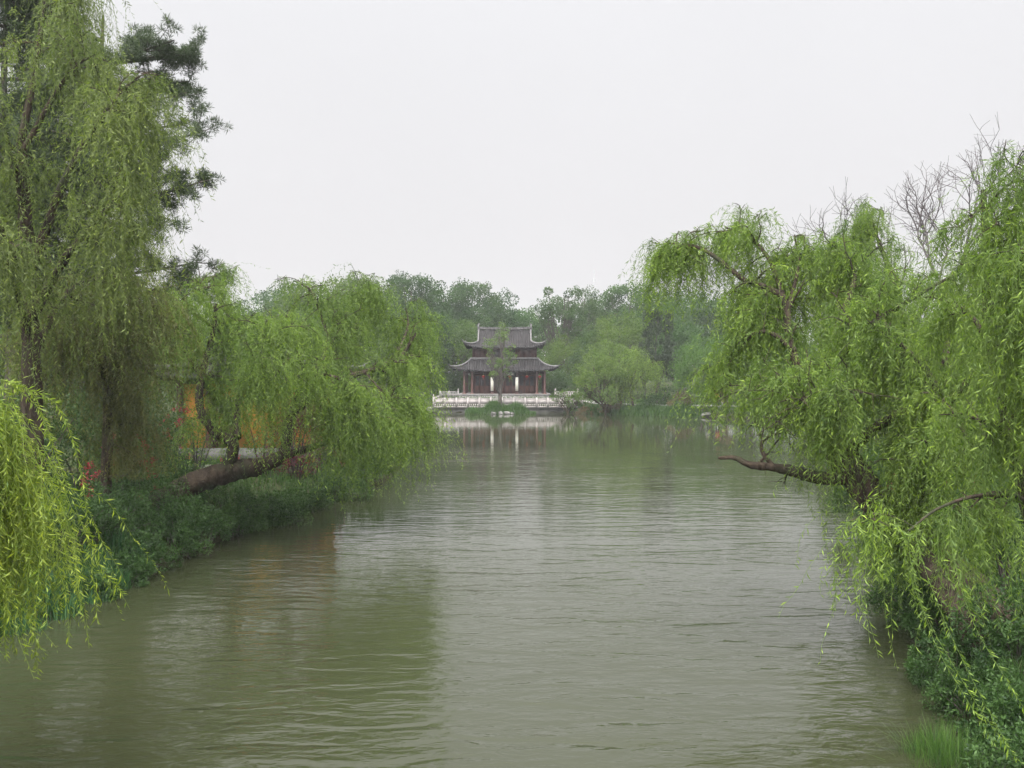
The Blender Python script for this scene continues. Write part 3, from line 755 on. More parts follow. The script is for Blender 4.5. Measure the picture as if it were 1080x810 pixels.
# terrace: retaining wall with floor
ter = thing('terrace', 'pale stone terrace with dark wet base standing in the lake under the pavilion', 'terrace', (-0.5, 130.5, 0))
part('base', lambda g: g.box((0, 0.5, -0.35), (18.6, 11.4, 1.7)), 'darkstone', ter)
part('floor', lambda g: (g.box((0, 0.5, 0.56), (18.9, 11.7, 0.14)),), 'stone', ter)
part('upper_terrace', lambda g: g.box((-0.4, 2.4, 1.08), (15.4, 6.9, 0.9)), 'stone', ter)
part('planting', lambda g: g.leaves(np.stack([rng.uniform(-7.5, 7.5, 2600), rng.uniform(-4.9, -3.9, 2600), rng.uniform(0.75, 1.95, 2600)], 1), rng.standard_normal((2600, 3)), 0.2, 0.1, rng.uniform(0, 1, 2600)), 'broad', ter)
def balustrade(name, label, a, b, z0, n, h=1.15, mat='marble', solid=True, ends=(1, 1)):
    a = np.array(a, float); b = np.array(b, float); L = np.linalg.norm(b - a); d = (b - a) / L; rz = math.atan2(d[1], d[0])
    root = thing(name, label, 'balustrade', (a[0], a[1], z0), rz, 'white stone balustrades of the terrace')
    for k in range(n + 1):
        if (k == 0 and not ends[0]) or (k == n and not ends[1]): continue
        x = L * k / n
        end = k in (0, n)
        part('post', lambda g: (g.box((x, 0, h * (0.55 if end else 0.52)), (0.20, 0.20, h * (1.1 if end else 1.04))), g.box((x, 0, h * (1.12 if end else 1.06)), (0.15, 0.15, 0.06)),
             end and g.tube([(x, 0, h * 1.14), (x, 0, h * 1.22), (x, 0, h * 1.34), (x, 0, h * 1.40)], [0.07, 0.105, 0.09, 0.02], 8)), mat, root)
    for k in range(n):
        x0 = L * k / n + 0.10; x1 = L * (k + 1) / n - 0.10; xm = (x0 + x1) / 2; w_ = x1 - x0
        def panel(g):
            g.box((xm, 0, 0.06), (w_, 0.15, 0.12))
            g.box((xm, 0, h * 0.95), (w_, 0.16, 0.10))
            if solid: g.box((xm, 0, h * 0.63), (w_, 0.10, h * 0.53))
            else: g.box((xm, 0, h * 0.58), (w_, 0.08, 0.08))
            m_ = 5
            for q in range(m_): g.box((x0 + w_ * (q + 0.5) / m_, 0, h * (0.235 if solid else 0.5)), (w_ / m_ * 0.5, 0.09, h * (0.27 if solid else 0.82)))
        part('panel', panel, mat, root)
    return root
balustrade('balustrade', 'long pinkish white balustrade with pierced panels along the lake front of the terrace', (-9.75, 124.9), (8.75, 124.9), 0.63, 13)
balustrade('balustrade', 'white balustrade running back from the lake along the right end of the terrace', (8.75, 125.2), (8.75, 136.0), 0.63, 8, ends=(0, 1))
balustrade('balustrade', 'white balustrade running back along the left end of the terrace', (-9.75, 125.2), (-9.75, 136.0), 0.63, 8, ends=(0, 1))
balustrade('balustrade', 'grey upper balustrade left of the pavilion steps', (-9.3, 130.0), (-6.95, 130.0), 1.55, 2, 0.95, 'stone', False)
balustrade('balustrade', 'white upper balustrade at the right of the pavilion', (5.6, 129.7), (8.5, 129.7), 1.55, 2, 0.95, 'marble', False)

# islet with its tree, shoreline rocks
ix, iy = ISLE[0], ISLE[1]
g = Geo(); n = 5200; a = rng.uniform(0, 2 * np.pi, n); q = np.sqrt(rng.uniform(0, 1, n)); x = ix + np.cos(a) * q * 4.3; y = iy + np.sin(a) * q * 1.7
hh = rng.uniform(0.6, 1.1, n) * (1.25 - 0.7 * q) * (1 + 0.4 * np.sin(x * 2.1))
blades(g, x, y, np.maximum(ground_z(x, y), -0.1), hh, rng.uniform(0.05, 0.1, n), 0.5)
tag(g.build('grass_clump', M['grass']), 'mound of thick green grass on the islet in front of the terrace', 'grass clump')
for k, (dx, s, lab) in enumerate([(-0.9, (1.1, .7, .6), 'leftmost pale rock on the islet waterline'), (-0.1, (0.9, .7, .75), 'tallest pale rock in the middle of the islet waterline'), (0.65, (1.0, .7, .55), 'third pale rock from the left on the islet waterline'), (1.3, (0.6, .5, .5), 'small pale rock at the right of the islet rocks')]):
    rock('rock', lab, (ix + 0.1 + dx, iy - 1.45, 0.10), s, group='pale rocks at the foot of the islet', seed=k + 3)

# ------------------------------------------------------------------ far trees round the lake
GB = 'trees in the far woods'
def at_x(px, d): return (px - 540) / FPX * d
first = {}
def far_tree(proto, px, d, h, label, color=(1, 1, 1, 1), wide=1.0, rz=None, group=GB):
    """h = height above its ground"""
    x = at_x(px, d); z = gz(x, d) - 0.1
    mk, h0, name = PROTO[proto]
    s = h / h0
    if proto not in first:
        r = mk(label); first[proto] = r
        r.location = (x, d, z); r.scale = (s * wide, s * wide, s); r['group'] = group; r['label'] = label
        if rz is not None: r.rotation_euler.z = rz
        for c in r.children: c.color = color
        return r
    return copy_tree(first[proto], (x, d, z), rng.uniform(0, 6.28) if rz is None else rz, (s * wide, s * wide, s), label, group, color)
PROTO = {
    'round': (lambda l: broadleaf('broadleaf_tree', l, 15, 11.5, 3.0, 'broad', 75, 240, 0.30, forks=10), 15, ''),
    'tall':  (lambda l: broadleaf('broadleaf_tree', l, 18, 9.5, 4.0, 'broad', 70, 230, 0.30, forks=12, top=0.62), 18, ''),
    'wide':  (lambda l: broadleaf('broadleaf_tree', l, 13, 13, 2.5, 'broad_light', 80, 220, 0.29, forks=12, top=0.7), 13, ''),
    'open':  (lambda l: broadleaf('broadleaf_tree', l, 17, 9, 5.5, 'broad', 38, 170, 0.27, forks=20, rclump=(0.07, 0.13), lean=(1.0, 0)), 17, ''),
    'young': (lambda l: broadleaf('broadleaf_tree', l, 8, 6.5, 2.0, 'broad_light', 48, 150, 0.20, forks=12, lean=(-1.6, 0), rclump=(0.08, 0.15), bark='bark'), 8, ''),
}
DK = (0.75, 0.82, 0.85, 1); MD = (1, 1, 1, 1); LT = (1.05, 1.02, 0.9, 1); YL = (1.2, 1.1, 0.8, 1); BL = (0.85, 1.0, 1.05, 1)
FT = [
 ('round', 262, 150, 14.5, 'mid green far tree just right of the tall left pine, low on the skyline', MD, 1.0),
 ('round', 300, 158, 17.5, 'bluish rounded far tree rising left of the dome of woods on the left', BL, 1.0),
 ('wide', 345, 150, 17.6, 'broad domed far tree with a pale top at the crest of the left skyline', (0.95, .9, .9, 1), 0.95),
 ('tall', 378, 156, 18.4, 'far tree with yellowish olive top at the right end of the left dome', (1.25, 1.1, .8, 1), 0.9),
 ('round', 408, 168, 19.4, 'dark far tree in the notch between the left dome and the high crown', DK, 0.9),
 ('tall', 436, 158, 19.0, 'high dark green far tree left of the pavilion with bumpy top', DK, 1.15),
 ('round', 468, 166, 18.6, 'dark rounded far tree behind the left eaves of the pavilion', DK, 1.0),
 ('tall', 500, 170, 18.8, 'far tree standing behind the left half of the pavilion roof', MD, 1.1),
 ('round', 527, 172, 17.0, 'far tree sloping down to the skyline gap behind the pavilion ridge', BL, 0.9),
 ('wide', 556, 176, 13.6, 'low far tree filling the dip of the skyline right of the pavilion ridge', BL, 0.9),
 ('open', 588, 150, 17.4, 'tall loose tree with dark bare limbs right of the pavilion', (0.95, .95, .95, 1), 1.0),
 ('open', 612, 162, 17.8, 'second loose tree with purplish bare twigs right of the pavilion', (0.9, .86, .9, 1), 0.95),
 ('round', 640, 172, 17.3, 'green rounded far tree on the skyline under the thin mast', MD, 0.9),
 ('tall', 664, 168, 18.4, 'bright green far tree with the highest crown right of the mast', (1.05, 1.15, .9, 1), 1.1),
 ('round', 692, 170, 17.4, 'flat topped far tree above the dark cypress', MD, 1.0),
 ('wide', 722, 165, 16.8, 'far tree on the skyline just left of the hanging willow tips', BL, 1.0),
 ('round', 752, 155, 16.0, 'far tree behind the hanging tips of the right willow', MD, 1.0),
 ('tall', 790, 150, 16.5, 'far tree hidden behind the right willow crown, left of its dark limb', MD, 1.0),
 # second row, nearer and lower
 ('tall', 452, 138, 12.2, 'dark shade tree at the left corner of the pavilion', DK, 1.2),
 ('round', 425, 140, 12.8, 'dark tree by the far left shore beside the near willow tips', DK, 1.0),
 ('wide', 478, 144, 11.4, 'dark leafy tree overhanging the left flank of the pavilion', (.85, .9, .85, 1), 0.9),
 ('round', 395, 138, 12.0, 'dark tree on the left shore behind the leaning willow', DK, 1.0),
 ('wide', 360, 132, 12.5, 'green tree on the left shore behind the middle of the leaning willow', MD, 1.0),
 ('round', 322, 128, 12.5, 'green tree on the left shore above the ochre house roof', MD, 1.0),
 ('wide', 600, 147, 9.0, 'low pale green tree filling in right of the pavilion columns', LT, 0.9),
 ('wide', 655, 138, 11.8, 'yellow green spreading tree behind the weeping willow on the right shore', LT, 0.85),
 ('round', 632, 142, 10.5, 'mid green tree behind the bright leaning tree', MD, 1.0),
 ('round', 720, 134, 11.0, 'green tree right of the dark cypress', (.9, 1, .9, 1), 0.9),
 ('tall', 680, 142, 11.5, 'green tree between the weeping willow and the dark cypress', MD, 1.0),
 ('wide', 741, 113.5, 8.8, 'spreading grey green tree with straight dark trunk beside the far path', BL, 0.75),
 ('round', 765, 124, 9.5, 'green tree behind the walkers on the far path', MD, 0.9),
 ('young', 640, 117.5, 8.3, 'bright yellow green leaning tree at the water edge right of the pavilion', LT, 1.0),
 ('young', 655, 120.5, 8.0, 'second leaning tree, right behind the bright leaning one', (1.1, 1.1, .9, 1), 0.9),
 # behind the near willows on both sides
 ('round', 205, 95, 10.5, 'green tree behind the ochre house on the left', MD, 1.0),
 ('wide', 150, 80, 9.5, 'broad tree behind the red flowering bushes on the left', MD, 1.0),
 ('round', 90, 70, 9.5, 'dark tree behind the trunk of the pine', DK, 1.0),
 ('tall', 40, 62, 11.0, 'dark tree behind the left hand tall willow', DK, 1.1),
 ('wide', -20, 58, 10, 'dark tree at the left edge behind the tall willow', DK, 1.0),
 ('round', 262, 92, 8.0, 'low tree just behind the roof of the ochre house', (.9, 1, 1, 1), 1.0),
 ('wide', 815, 105, 9.0, 'green tree on the right shore behind the low willow limb', MD, 1.0),
 ('round', 860, 92, 9.0, 'green tree on the right shore behind the leaning willow trunk', MD, 1.0),
 ('wide', 915, 80, 8.6, 'green tree on the right shore behind the second willow', DK, 1.0),
 ('round', 975, 66, 8.2, 'green tree below the bare tree on the right', MD, 1.0),
 ('wide', 1040, 58, 8.0, 'green tree behind the dark upright trunk on the right', DK, 1.0),
 ('round', 1100, 50, 8.0, 'dark tree at the right edge behind the nearest willow', DK, 1.0),
]
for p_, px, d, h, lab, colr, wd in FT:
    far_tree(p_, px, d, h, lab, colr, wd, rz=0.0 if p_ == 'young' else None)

# closing woods behind everything: one far mass
g = Geo(); tot = 260
for k in range(tot):
    a = rng.uniform(-1.0, 1.0); d = rng.uniform(205, 260); x = a * d * 0.95; h = rng.uniform(10, 17)
    for _ in range(7): blob_leaves(g, np.array([x + rng.normal(0, 3.5), d + rng.normal(0, 2.5), 2 + rng.uniform(0.05, 1) * h]), rng.uniform(2.0, 3.6), 70, 0.85)
kind(g.build('far_woods', M['broad']), 'stuff')
for side in (-1, 1):
    g = Geo()
    for k in range(110):
        y = rng.uniform(-20, 190); x = side * (rng.uniform(62, 95) + 0.1 * y); h = rng.uniform(8, 13)
        for _ in range(7): blob_leaves(g, np.array([x + rng.normal(0, 3.0), y + rng.normal(0, 3), 1.5 + rng.uniform(0.05, 1) * h]), rng.uniform(1.6, 2.8), 60, 0.6)
    kind(g.build('far_woods', M['broad']), 'stuff')

# dark cypress
root = thing('cypress_tree', 'dark almost black cypress on the right shore with bare lower trunk', 'tree', (at_x(692, 122), 122, gz(at_x(692, 122), 122) - .1))
wd_ = Geo(); cr = Geo()
wd_.tube(smooth_path([(0, 0, 0), (0.15, 0, 2.5), (-0.1, 0, 6), (0.2, 0, 10.2)]), np.linspace(0.24, 0.05, 16), 7)
wd_.tube(smooth_path([(0.1, 0, 1.8), (0.9, 0, 4), (1.2, 0.1, 7), (1.1, 0, 9)]), np.linspace(0.14, 0.03, 16), 6)
for k in range(115):
    z = rng.uniform(3.4, 11.2); t = (z - 3.4) / 7.8; rad = 2.15 * (0.55 + 0.6 * math.sin(min(1, t * 1.8) * 1.57) - 0.85 * max(0, t - 0.45)) * rng.uniform(0.2, 1) ** 0.5
    a = rng.uniform(0, 6.28); c = np.array([math.cos(a) * rad + 0.3, math.sin(a) * rad, z])
    m = 170; u = unit(rng.standard_normal((m, 3)) + np.array([0, 0, 0.6])); p = c + u * rng.uniform(0, 0.62, m)[:, None] * np.array([.8, .8, 1.3])
    cr.leaves(p, u * 0.6 + np.array([0, 0, 0.8]), 0.24, 0.085, np.clip(rng.normal(0.45, 0.25, m), 0, 1))
wd_.build('trunk', M['bark_grey'], root, True); cr.build('crown', M['cypress'], root)

# weeping willow on the far right shore
def lim(*pts): return np.array([np.array(p, float) for p in pts])
b = np.array([at_x(668, 118.5), 118.5, gz(at_x(668, 118.5), 118.5) - .1])
def off(*q): return b + np.array(q)
willow('willow_tree', 'pale grey green weeping willow on the far right shore', b,
       [(lim(off(0, 0, 0), off(-.3, 0, 2), off(-.2, 0, 3.6), off(0.2, 0, 5.6)), .2, .06, 1.0), (lim(off(-.2, 0, 2.2), off(-1.2, .3, 4), off(-2.2, .2, 5.4)), .11, .03, 1), (lim(off(0, 0, 2.6), off(1.3, -.2, 4.4), off(2.3, 0, 5.6)), .1, .03, 1),
        (lim(off(0, 0, 3.4), off(.4, -.8, 5.5), off(.3, -1, 7)), .1, .03, 1)], 'willow', 900, (1.5, 4.2), 0.20, 0.16, sub=12, sub_len=(0.8, 1.7), zmin=0.6, tint=(0.3, 0.75), wleaf=0.3)

# young tree on the islet, stump by the terrace end
root = broadleaf('broadleaf_tree', 'thin young tree with sparse yellow green leaves on the islet in front of the pavilion', 10.6, 4.6, 3.0, 'broad_light', 34, 60, 0.2, (ix + 0.15, iy - 0.1, 0.35), 'bark_grey', lean=(-0.35, 0), forks=14, rclump=(0.06, 0.13), r0=0.23)
sx_ = at_x(599, 122.3)
root = broadleaf('broadleaf_tree', 'small tree with a short dark trunk standing before the right end of the terrace', 4.4, 4.2, 1.9, 'broad_light', 16, 90, 0.2, (sx_, 122.3, gz(sx_, 122.3)), 'bark', forks=8, rclump=(0.07, 0.14), r0=0.22)

# thin mast on the skyline
o = thing('radio_mast', 'thin pale radio mast rising over the woods right of the pavilion', 'mast', (at_x(626.5, 260), 260, 0))
part('mast', lambda g: g.tube([(0, 0, 0), (0, 0, 20), (0, 0, 34)][:2] + [(0, 0, 31)], [0.16, 0.13, 0.08], 5), 'steel', o)
part('crossbar', lambda g: [g.box((0, 0, z), (1.0, 0.12, 0.12)) for z in (26, 28.5)], 'steel', o)

# far right shore: shrubs, reeds, rocks
SH = [(604, 124, 2.2, 1.3, 'shrub', 'dark round shrub in front of the right end of the terrace'), (616, 121, 2.4, 1.5, 'brownleaf', 'brownish shrub between the terrace end and the bright leaning tree'),
      (645, 119, 2.6, 1.4, 'brownleaf', 'reddish brown shrub at the foot of the leaning trees'), (683, 117, 3.0, 1.6, 'shrub', 'rounded dark shrub under the cypress'),
      (700, 120, 2.6, 1.6, 'shrub', 'dark shrub right behind the pale rock on the right shore'), (717, 116.5, 3.0, 1.9, 'brownleaf', 'brown twiggy shrub left of the far path'),
      (736, 123, 3.5, 2.4, 'shrub', 'green shrub behind the far path by the straight trunk'), (705, 127, 5.0, 2.8, 'broad', 'large shrub behind the cypress trunk'), (660, 127, 5, 2.6, 'broad', 'large shrub behind the weeping willow trunk'),
      (630, 128, 4.5, 2.4, 'broad', 'large shrub beside the right balustrade'), (445, 127.5, 3.2, 2.2, 'shrub', 'dark shrub on the left shore beside the terrace'), (428, 126, 4.0, 2.6, 'broad_light', 'light green shrub by the rocks on the far left shore'),
      (410, 123.5, 4.2, 2.6, 'shrub', 'dark shrub at the far left shore near the willow tips'), (385, 119, 5.0, 3.0, 'broad', 'shrub on the far left shore left of the rocks'), (766, 118, 3.6, 2.2, 'brownleaf', 'brownish shrub behind the walkers'), (780, 110, 4.0, 2.5, 'broad', 'green shrub right of the walkers'), (494, 142, 6.0, 4.2, 'broad', 'dark tall shrub behind the left veranda of the pavilion'), (575, 142, 6.0, 4.2, 'broad', 'dark tall shrub behind the right veranda of the pavilion'),
      (470, 139, 5.5, 3.6, 'broad', 'dark shrub left of the pavilion behind the grey upper balustrade'), (597, 139, 5.0, 3.4, 'broad', 'dark shrub right of the pavilion behind the white upper balustrade')]
for px, d, w, h, mt, lab in SH:
    x = at_x(px, d); shrub('shrub', lab, (x, d, gz(x, d)), w, h, mt, *((60, 160) if d > 138 else (16, 90)), 0.17, 'shrubs along the far shore', aspect=0.5)
for k, (px, d, s, lab) in enumerate([(745, 113.0, (2.8, 1.2, .55), 'pale flat boulder at the water edge below the far path'), (734, 114.0, (1.6, 1, .6), 'low rock at the water edge left of the flat boulder'), (697, 116.5, (1.5, 1, .9), 'pale rock on the turf of the right shore'),
        (447, 124.4, (1.6, 1, .8), 'grey rock at the waterline left of the terrace'), (453, 124.6, (1.2, .9, 1.1), 'upright grey rock nearest the terrace on the left'), (440, 124.0, (1.4, 1, .6), 'low grey rock at the waterline, third from the terrace'), (432, 123.2, (2.4, 1.2, .9), 'long grey rock on the far left shore')]):
    x = at_x(px, d); rock('rock', lab, (x, d, 0.25), s, group='rocks along the far shore', seed=20 + k)
g = Geo()
def shore_band(px0, px1, n, h, wid=1.4, off_=0.2):
    px = rng.uniform(px0, px1, n); x = at_x(px, 118.0)
    lo, hi = np.full(n, 100.0), np.full(n, 128.0)
    for _ in range(12):      # walk back from the water to the shoreline
        m_ = (lo + hi) / 2; land = sdist(x, m_) > 0
        hi = np.where(land, m_, hi); lo = np.where(land, lo, m_)
    return x, hi + rng.uniform(-0.35, wid, n)
x, y = shore_band(605, 735, 5200, 0.7)
blades(g, x, y, np.maximum(ground_z(x, y), -.05), rng.uniform(.35, .8, len(x)) * (1 + .3 * np.sin(x * 1.7)), rng.uniform(.06, .12, len(x)), .3)
kind(g.build('shore_grass', M['grass']), 'stuff')

# walkers on the far path
def person(label, loc, rz, h, top, bottom, stride=0.12, arms=0.12):
    """one continuous skinned body; hair, jacket and trousers lie over it"""
    root = thing('person', label, 'person', loc, rz); k = h / 1.7
    def skinned(name, verts, edges, radii, mat, lv=2):
        me = bpy.data.meshes.new(name); me.from_pydata([tuple(np.array(v) * k) for v in verts], edges, []); me.materials.append(M[mat])
        o = bpy.data.objects.new(name, me); COL.objects.link(o); o.parent = root
        md = o.modifiers.new('skin', 'SKIN'); md.use_smooth_shade = True
        for i, r in enumerate(radii):
            r = r if isinstance(r, tuple) else (r, r); me.skin_vertices[0].data[i].radius = (r[0] * k, r[1] * k)
        me.skin_vertices[0].data[0].use_root = True
        s = o.modifiers.new('sub', 'SUBSURF'); s.levels = s.render_levels = lv
        return o
    s = stride
    V = [(0, 0, .92), (0, .01, 1.15), (0, 0, 1.38), (0, 0, 1.47), (0, -.02, 1.56), (0, -.02, 1.66),
         (-.09, 0, .86), (-.1, -s * .6, .48), (-.1, -s, .08), (-.1, -s - .12, .035), (.09, 0, .86), (.1, s * .2, .48), (.1, s, .09), (.1, s - .12, .035),
         (-.17, 0, 1.37), (-.22, arms * .3, 1.10), (-.22, -arms * .6, .86), (-.22, -arms * .8, .76), (.17, 0, 1.37), (.22, -arms * .3, 1.10), (.22, -arms * 1.2, .88), (.22, -arms * 1.4, .78)]
    E = [(0, 1), (1, 2), (2, 3), (3, 4), (4, 5), (0, 6), (6, 7), (7, 8), (8, 9), (0, 10), (10, 11), (11, 12), (12, 13), (2, 14), (14, 15), (15, 16), (16, 17), (2, 18), (18, 19), (19, 20), (20, 21)]
    Rr = [(.13, .095), (.125, .09), (.13, .09), .05, (.075, .09), (.06, .075), .085, .055, .04, .035, .085, .055, .04, .035, .055, .042, .034, .03, .055, .042, .034, .03]
    skinned('body', V, E, Rr, 'skin')
    jv = [V[0], V[1], V[2], V[14], V[15], V[16], V[18], V[19], V[20], (0, 0, .82)]
    skinned('jacket', jv, [(0, 1), (1, 2), (2, 3), (3, 4), (4, 5), (2, 6), (6, 7), (7, 8), (0, 9)], [(.17, .125), (.165, .12), (.165, .115), .085, .065, .052, .085, .065, .052, (.17, .13)], top)
    skinned('trousers', [(0, 0, .90)] + V[6:9] + V[10:13], [(0, 1), (1, 2), (2, 3), (0, 4), (4, 5), (5, 6)], [(.15, .11), .105, .075, .06, .105, .075, .06], bottom)
    skinned('hair', [(0, .01, 1.57), (0, 0, 1.64), (0, -.01, 1.70)], [(0, 1), (1, 2)], [(.088, .095), (.088, .1), (.05, .06)], 'hair')
    return root
def pz(px, d, label, rz, h, top, bottom, **kw):
    x = at_x(px, d); return person(label, (x, d, gz(x, d) + 0.05), rz, h, top, bottom, **kw)
pz(756.8, 116.8, 'person in an orange jacket and dark trousers walking on the far path', 2.6, 1.72, 'jk_orange', 'trouser')
pz(759.8, 117.6, 'person in black close behind the orange jacket on the far path', 2.9, 1.70, 'jk_black', 'trouser')
pz(762.0, 115.9, 'small child in a cream top beside the orange jacket', 2.4, 0.95, 'jk_cream', 'trouser_pale', stride=.08)
pz(746.3, 119.5, 'person in a pale grey jacket partly behind the straight trunk by the far path', 0.4, 1.66, 'jk_grey', 'trouser')

# ------------------------------------------------------------------ ochre garden house on the left bank
HX, HY = at_x(276, 48.5), 48.5; HZ = gz(HX, HY)
house = thing('garden_house', 'small ochre walled garden house with grey tiled roof behind the leaning willow', 'house', (HX, HY, HZ))
part('plinth', lambda g: g.box((0, 0, 0.2), (6.9, 6.0, 0.75)), 'darkstone', house)
part('wall', lambda g: ([g.box((0, y, 2.05), (6.1, 0.2, 2.98)) for y in (-2.5, 2.5)], [g.box((x, 0, 2.05), (0.2, 4.8, 2.98)) for x in (-2.95, 2.95)]), 'ochre', house)
for x in (-3.06, -1.75, 1.75, 3.06): part('column', lambda g: g.tube([(x, -2.68, 0.58), (x, -2.68, 2), (x, -2.68, 3.55)], 0.15, 12), 'timber_light', house, True)
dr = part('door', lambda g: g.box((-1.05, -2.63, 1.75), (1.1, 0.07, 2.3)), 'timber_light', house)
part('lattice', lambda g: g.box((-1.05, -2.68, 2.2), (0.85, 0.03, 1.1)), 'lattice', dr)
wn = part('window', lambda g: g.box((2.4, -2.62, 2.1), (0.8, 0.06, 1.2)), 'timber', house)
part('lattice', lambda g: [g.box((2.4 + k * 0.15, -2.66, 2.1), (0.05, 0.04, 1.1)) for k in (-2, -1, 0, 1, 2)], 'lattice', wn)
part('beam', lambda g: [g.box((0, y, 3.62), (6.6, 0.2, 0.22)) for y in (-2.68, 2.68)], 'timber', house)
roof_obj('roof', skirt_sides(0.7, 0.05, 5.35, 3.9, 3.4, 3.75, 0.45, 0.4, pw=1.6), 0.13, house)
hips(house, 0.7, 0.05, 5.35, 3.9, 3.4, 3.75, 0.45, 0.4, r=0.12)
part('top_ridge', lambda g: (g.box((0, 0, 5.5), (1.5, 0.2, 0.36)), [g.box((s * 0.78, 0, 5.62), (0.2, 0.22, 0.7), taper=.7) for s in (-1, 1)]), 'ridge', house)

# ------------------------------------------------------------------ left bank, near
GW = None
willow('willow_tree', 'old willow leaning over the water from the left bank in front of the ochre house', P(138, 560, 30.5),
  [(PL((136, 565, 30.5), (165, 535, 30.5), (200, 512, 30.7), (240, 498, 31), (275, 492, 31.2)), .42, .27, 0),
   (PL((236, 502, 31), (246, 470, 31), (226, 455, 31), (211, 430, 31.2), (213, 395, 31.5), (225, 350, 32), (228, 320, 32)), .22, .05, 1.0),
   (PL((250, 462, 31), (252, 420, 32), (262, 375, 32.5), (240, 330, 33)), .12, .04, 0.9),
   (PL((213, 400, 31.5), (190, 360, 31.5), (175, 330, 32)), .08, .03, 0.8),
   (PL((275, 492, 31.2), (298, 478, 31.2), (306, 440, 31.4), (318, 402, 32), (314, 368, 32), (309, 345, 32)), .22, .03, 1.0),
   (PL((300, 480, 31.4), (340, 468, 32.5), (385, 447, 34), (418, 434, 35), (436, 428, 35.5)), .12, .02, 0.9),
   (PL((309, 435, 31.4), (345, 405, 33), (385, 392, 34), (415, 383, 35), (428, 369, 35.5), (438, 352, 36)), .14, .04, 1.1),
   (PL((310, 430, 31.5), (338, 385, 33), (346, 358, 34), (358, 335, 34.5)), .11, .03, 1.0),
   (PL((330, 400, 33), (372, 350, 35), (378, 325, 36), (384, 312, 36)), .1, .03, 1.0),
   (PL((415, 383, 35), (430, 345, 36.5), (428, 325, 37)), .06, .02, 0.7),
   (PL((330, 400, 33), (350, 424, 31.5), (364, 432, 31)), .05, .015, 1.3), (PL((372, 452, 33.5), (380, 438, 32.8), (388, 440, 32.5)), .04, .015, 1.2), (PL((340, 468, 32.5), (348, 448, 31.6), (340, 440, 31)), .04, .015, 1.0),
   (PL((316, 410, 31.6), (296, 392, 30), (274, 396, 29.6)), .06, .02, 1.3),
   (PL((313, 370, 32), (290, 350, 30.8), (272, 355, 30)), .06, .02, 1.2), (PL((226, 345, 32), (190, 325, 31), (160, 345, 30.5)), .06, .02, 1.1),
   (PL((318, 402, 32), (345, 395, 31), (372, 410, 30.8)), .06, .02, 1.2), (PL((385, 392, 34), (400, 410, 33.5), (415, 425, 33.5)), .05, .02, 1.1),
   (PL((346, 355, 34), (330, 310, 34), (318, 300, 34)), .06, .02, 0.9), (PL((240, 330, 33), (225, 305, 33), (205, 305, 33)), .05, .02, 0.8)],
  'willow', 7800, (0.7, 2.6), 0.115, 0.06, sub=11, sub_len=(0.5, 1.3), tert=6, zmin=0.35, up=0.3, sides=10, tint=(0.2, 0.85), wleaf=0.2, start=0.35)

willow('willow_tree', 'tall olive green willow with long curtains at the left edge', P(34, 560, 24),
  [(PL((33, 640, 24), (34, 575, 24), (33, 430, 24), (30, 300, 24), (26, 220, 24), (22, 150, 24)), .30, .12, 0.5),
   (PL((22, 150, 24), (36, 80, 24), (46, 10, 24), (52, -50, 24)), .10, .03, 1.0),
   (PL((24, 160, 24), (55, 105, 24), (80, 70, 23.5), (100, 58, 23)), .08, .02, 1.0),
   (PL((30, 300, 24), (60, 210, 23.5), (90, 150, 23), (118, 110, 22.5), (132, 95, 22.5)), .12, .02, 1.2),
   (PL((31, 340, 24), (70, 270, 23), (105, 230, 22.5), (130, 200, 22)), .11, .02, 1.2),
   (PL((27, 220, 24), (5, 140, 23), (-20, 90, 22.5)), .10, .02, 1.0),
   (PL((30, 300, 24), (-10, 220, 22.5), (-50, 180, 22)), .1, .02, 0.9),
   (PL((32, 380, 24), (70, 310, 25), (110, 285, 26)), .1, .02, 1.0),
   (PL((32, 350, 24), (10, 290, 22), (-5, 250, 21)), .1, .02, 1.0)],
  'willow_olive', 2700, (1.0, 3.4), 0.11, 0.06, sub=8, sub_len=(0.5, 1.3), tert=5, zmin=0.9, up=0.5, tint=(0.15, 0.9), wleaf=0.19, start=0.35)

willow('willow_tree', 'brownish olive willow in shade behind the bright hanging shoots', P(112, 520, 27.5),
  [(PL((112, 580, 27.5), (112, 530, 27.5), (114, 440, 27.5), (112, 370, 27.5), (100, 320, 27.5)), .2, .06, 0.8), (PL((113, 420, 27.5), (135, 350, 27), (140, 300, 27)), .1, .03, 1), (PL((113, 400, 27.5), (80, 350, 27), (62, 310, 27)), .1, .03, 1)],
  'willow_brown', 1700, (1.2, 3.4), 0.105, 0.06, sub=12, sub_len=(0.7, 1.4), tert=4, zmin=2.3, tint=(0.05, 0.9), wleaf=0.2)

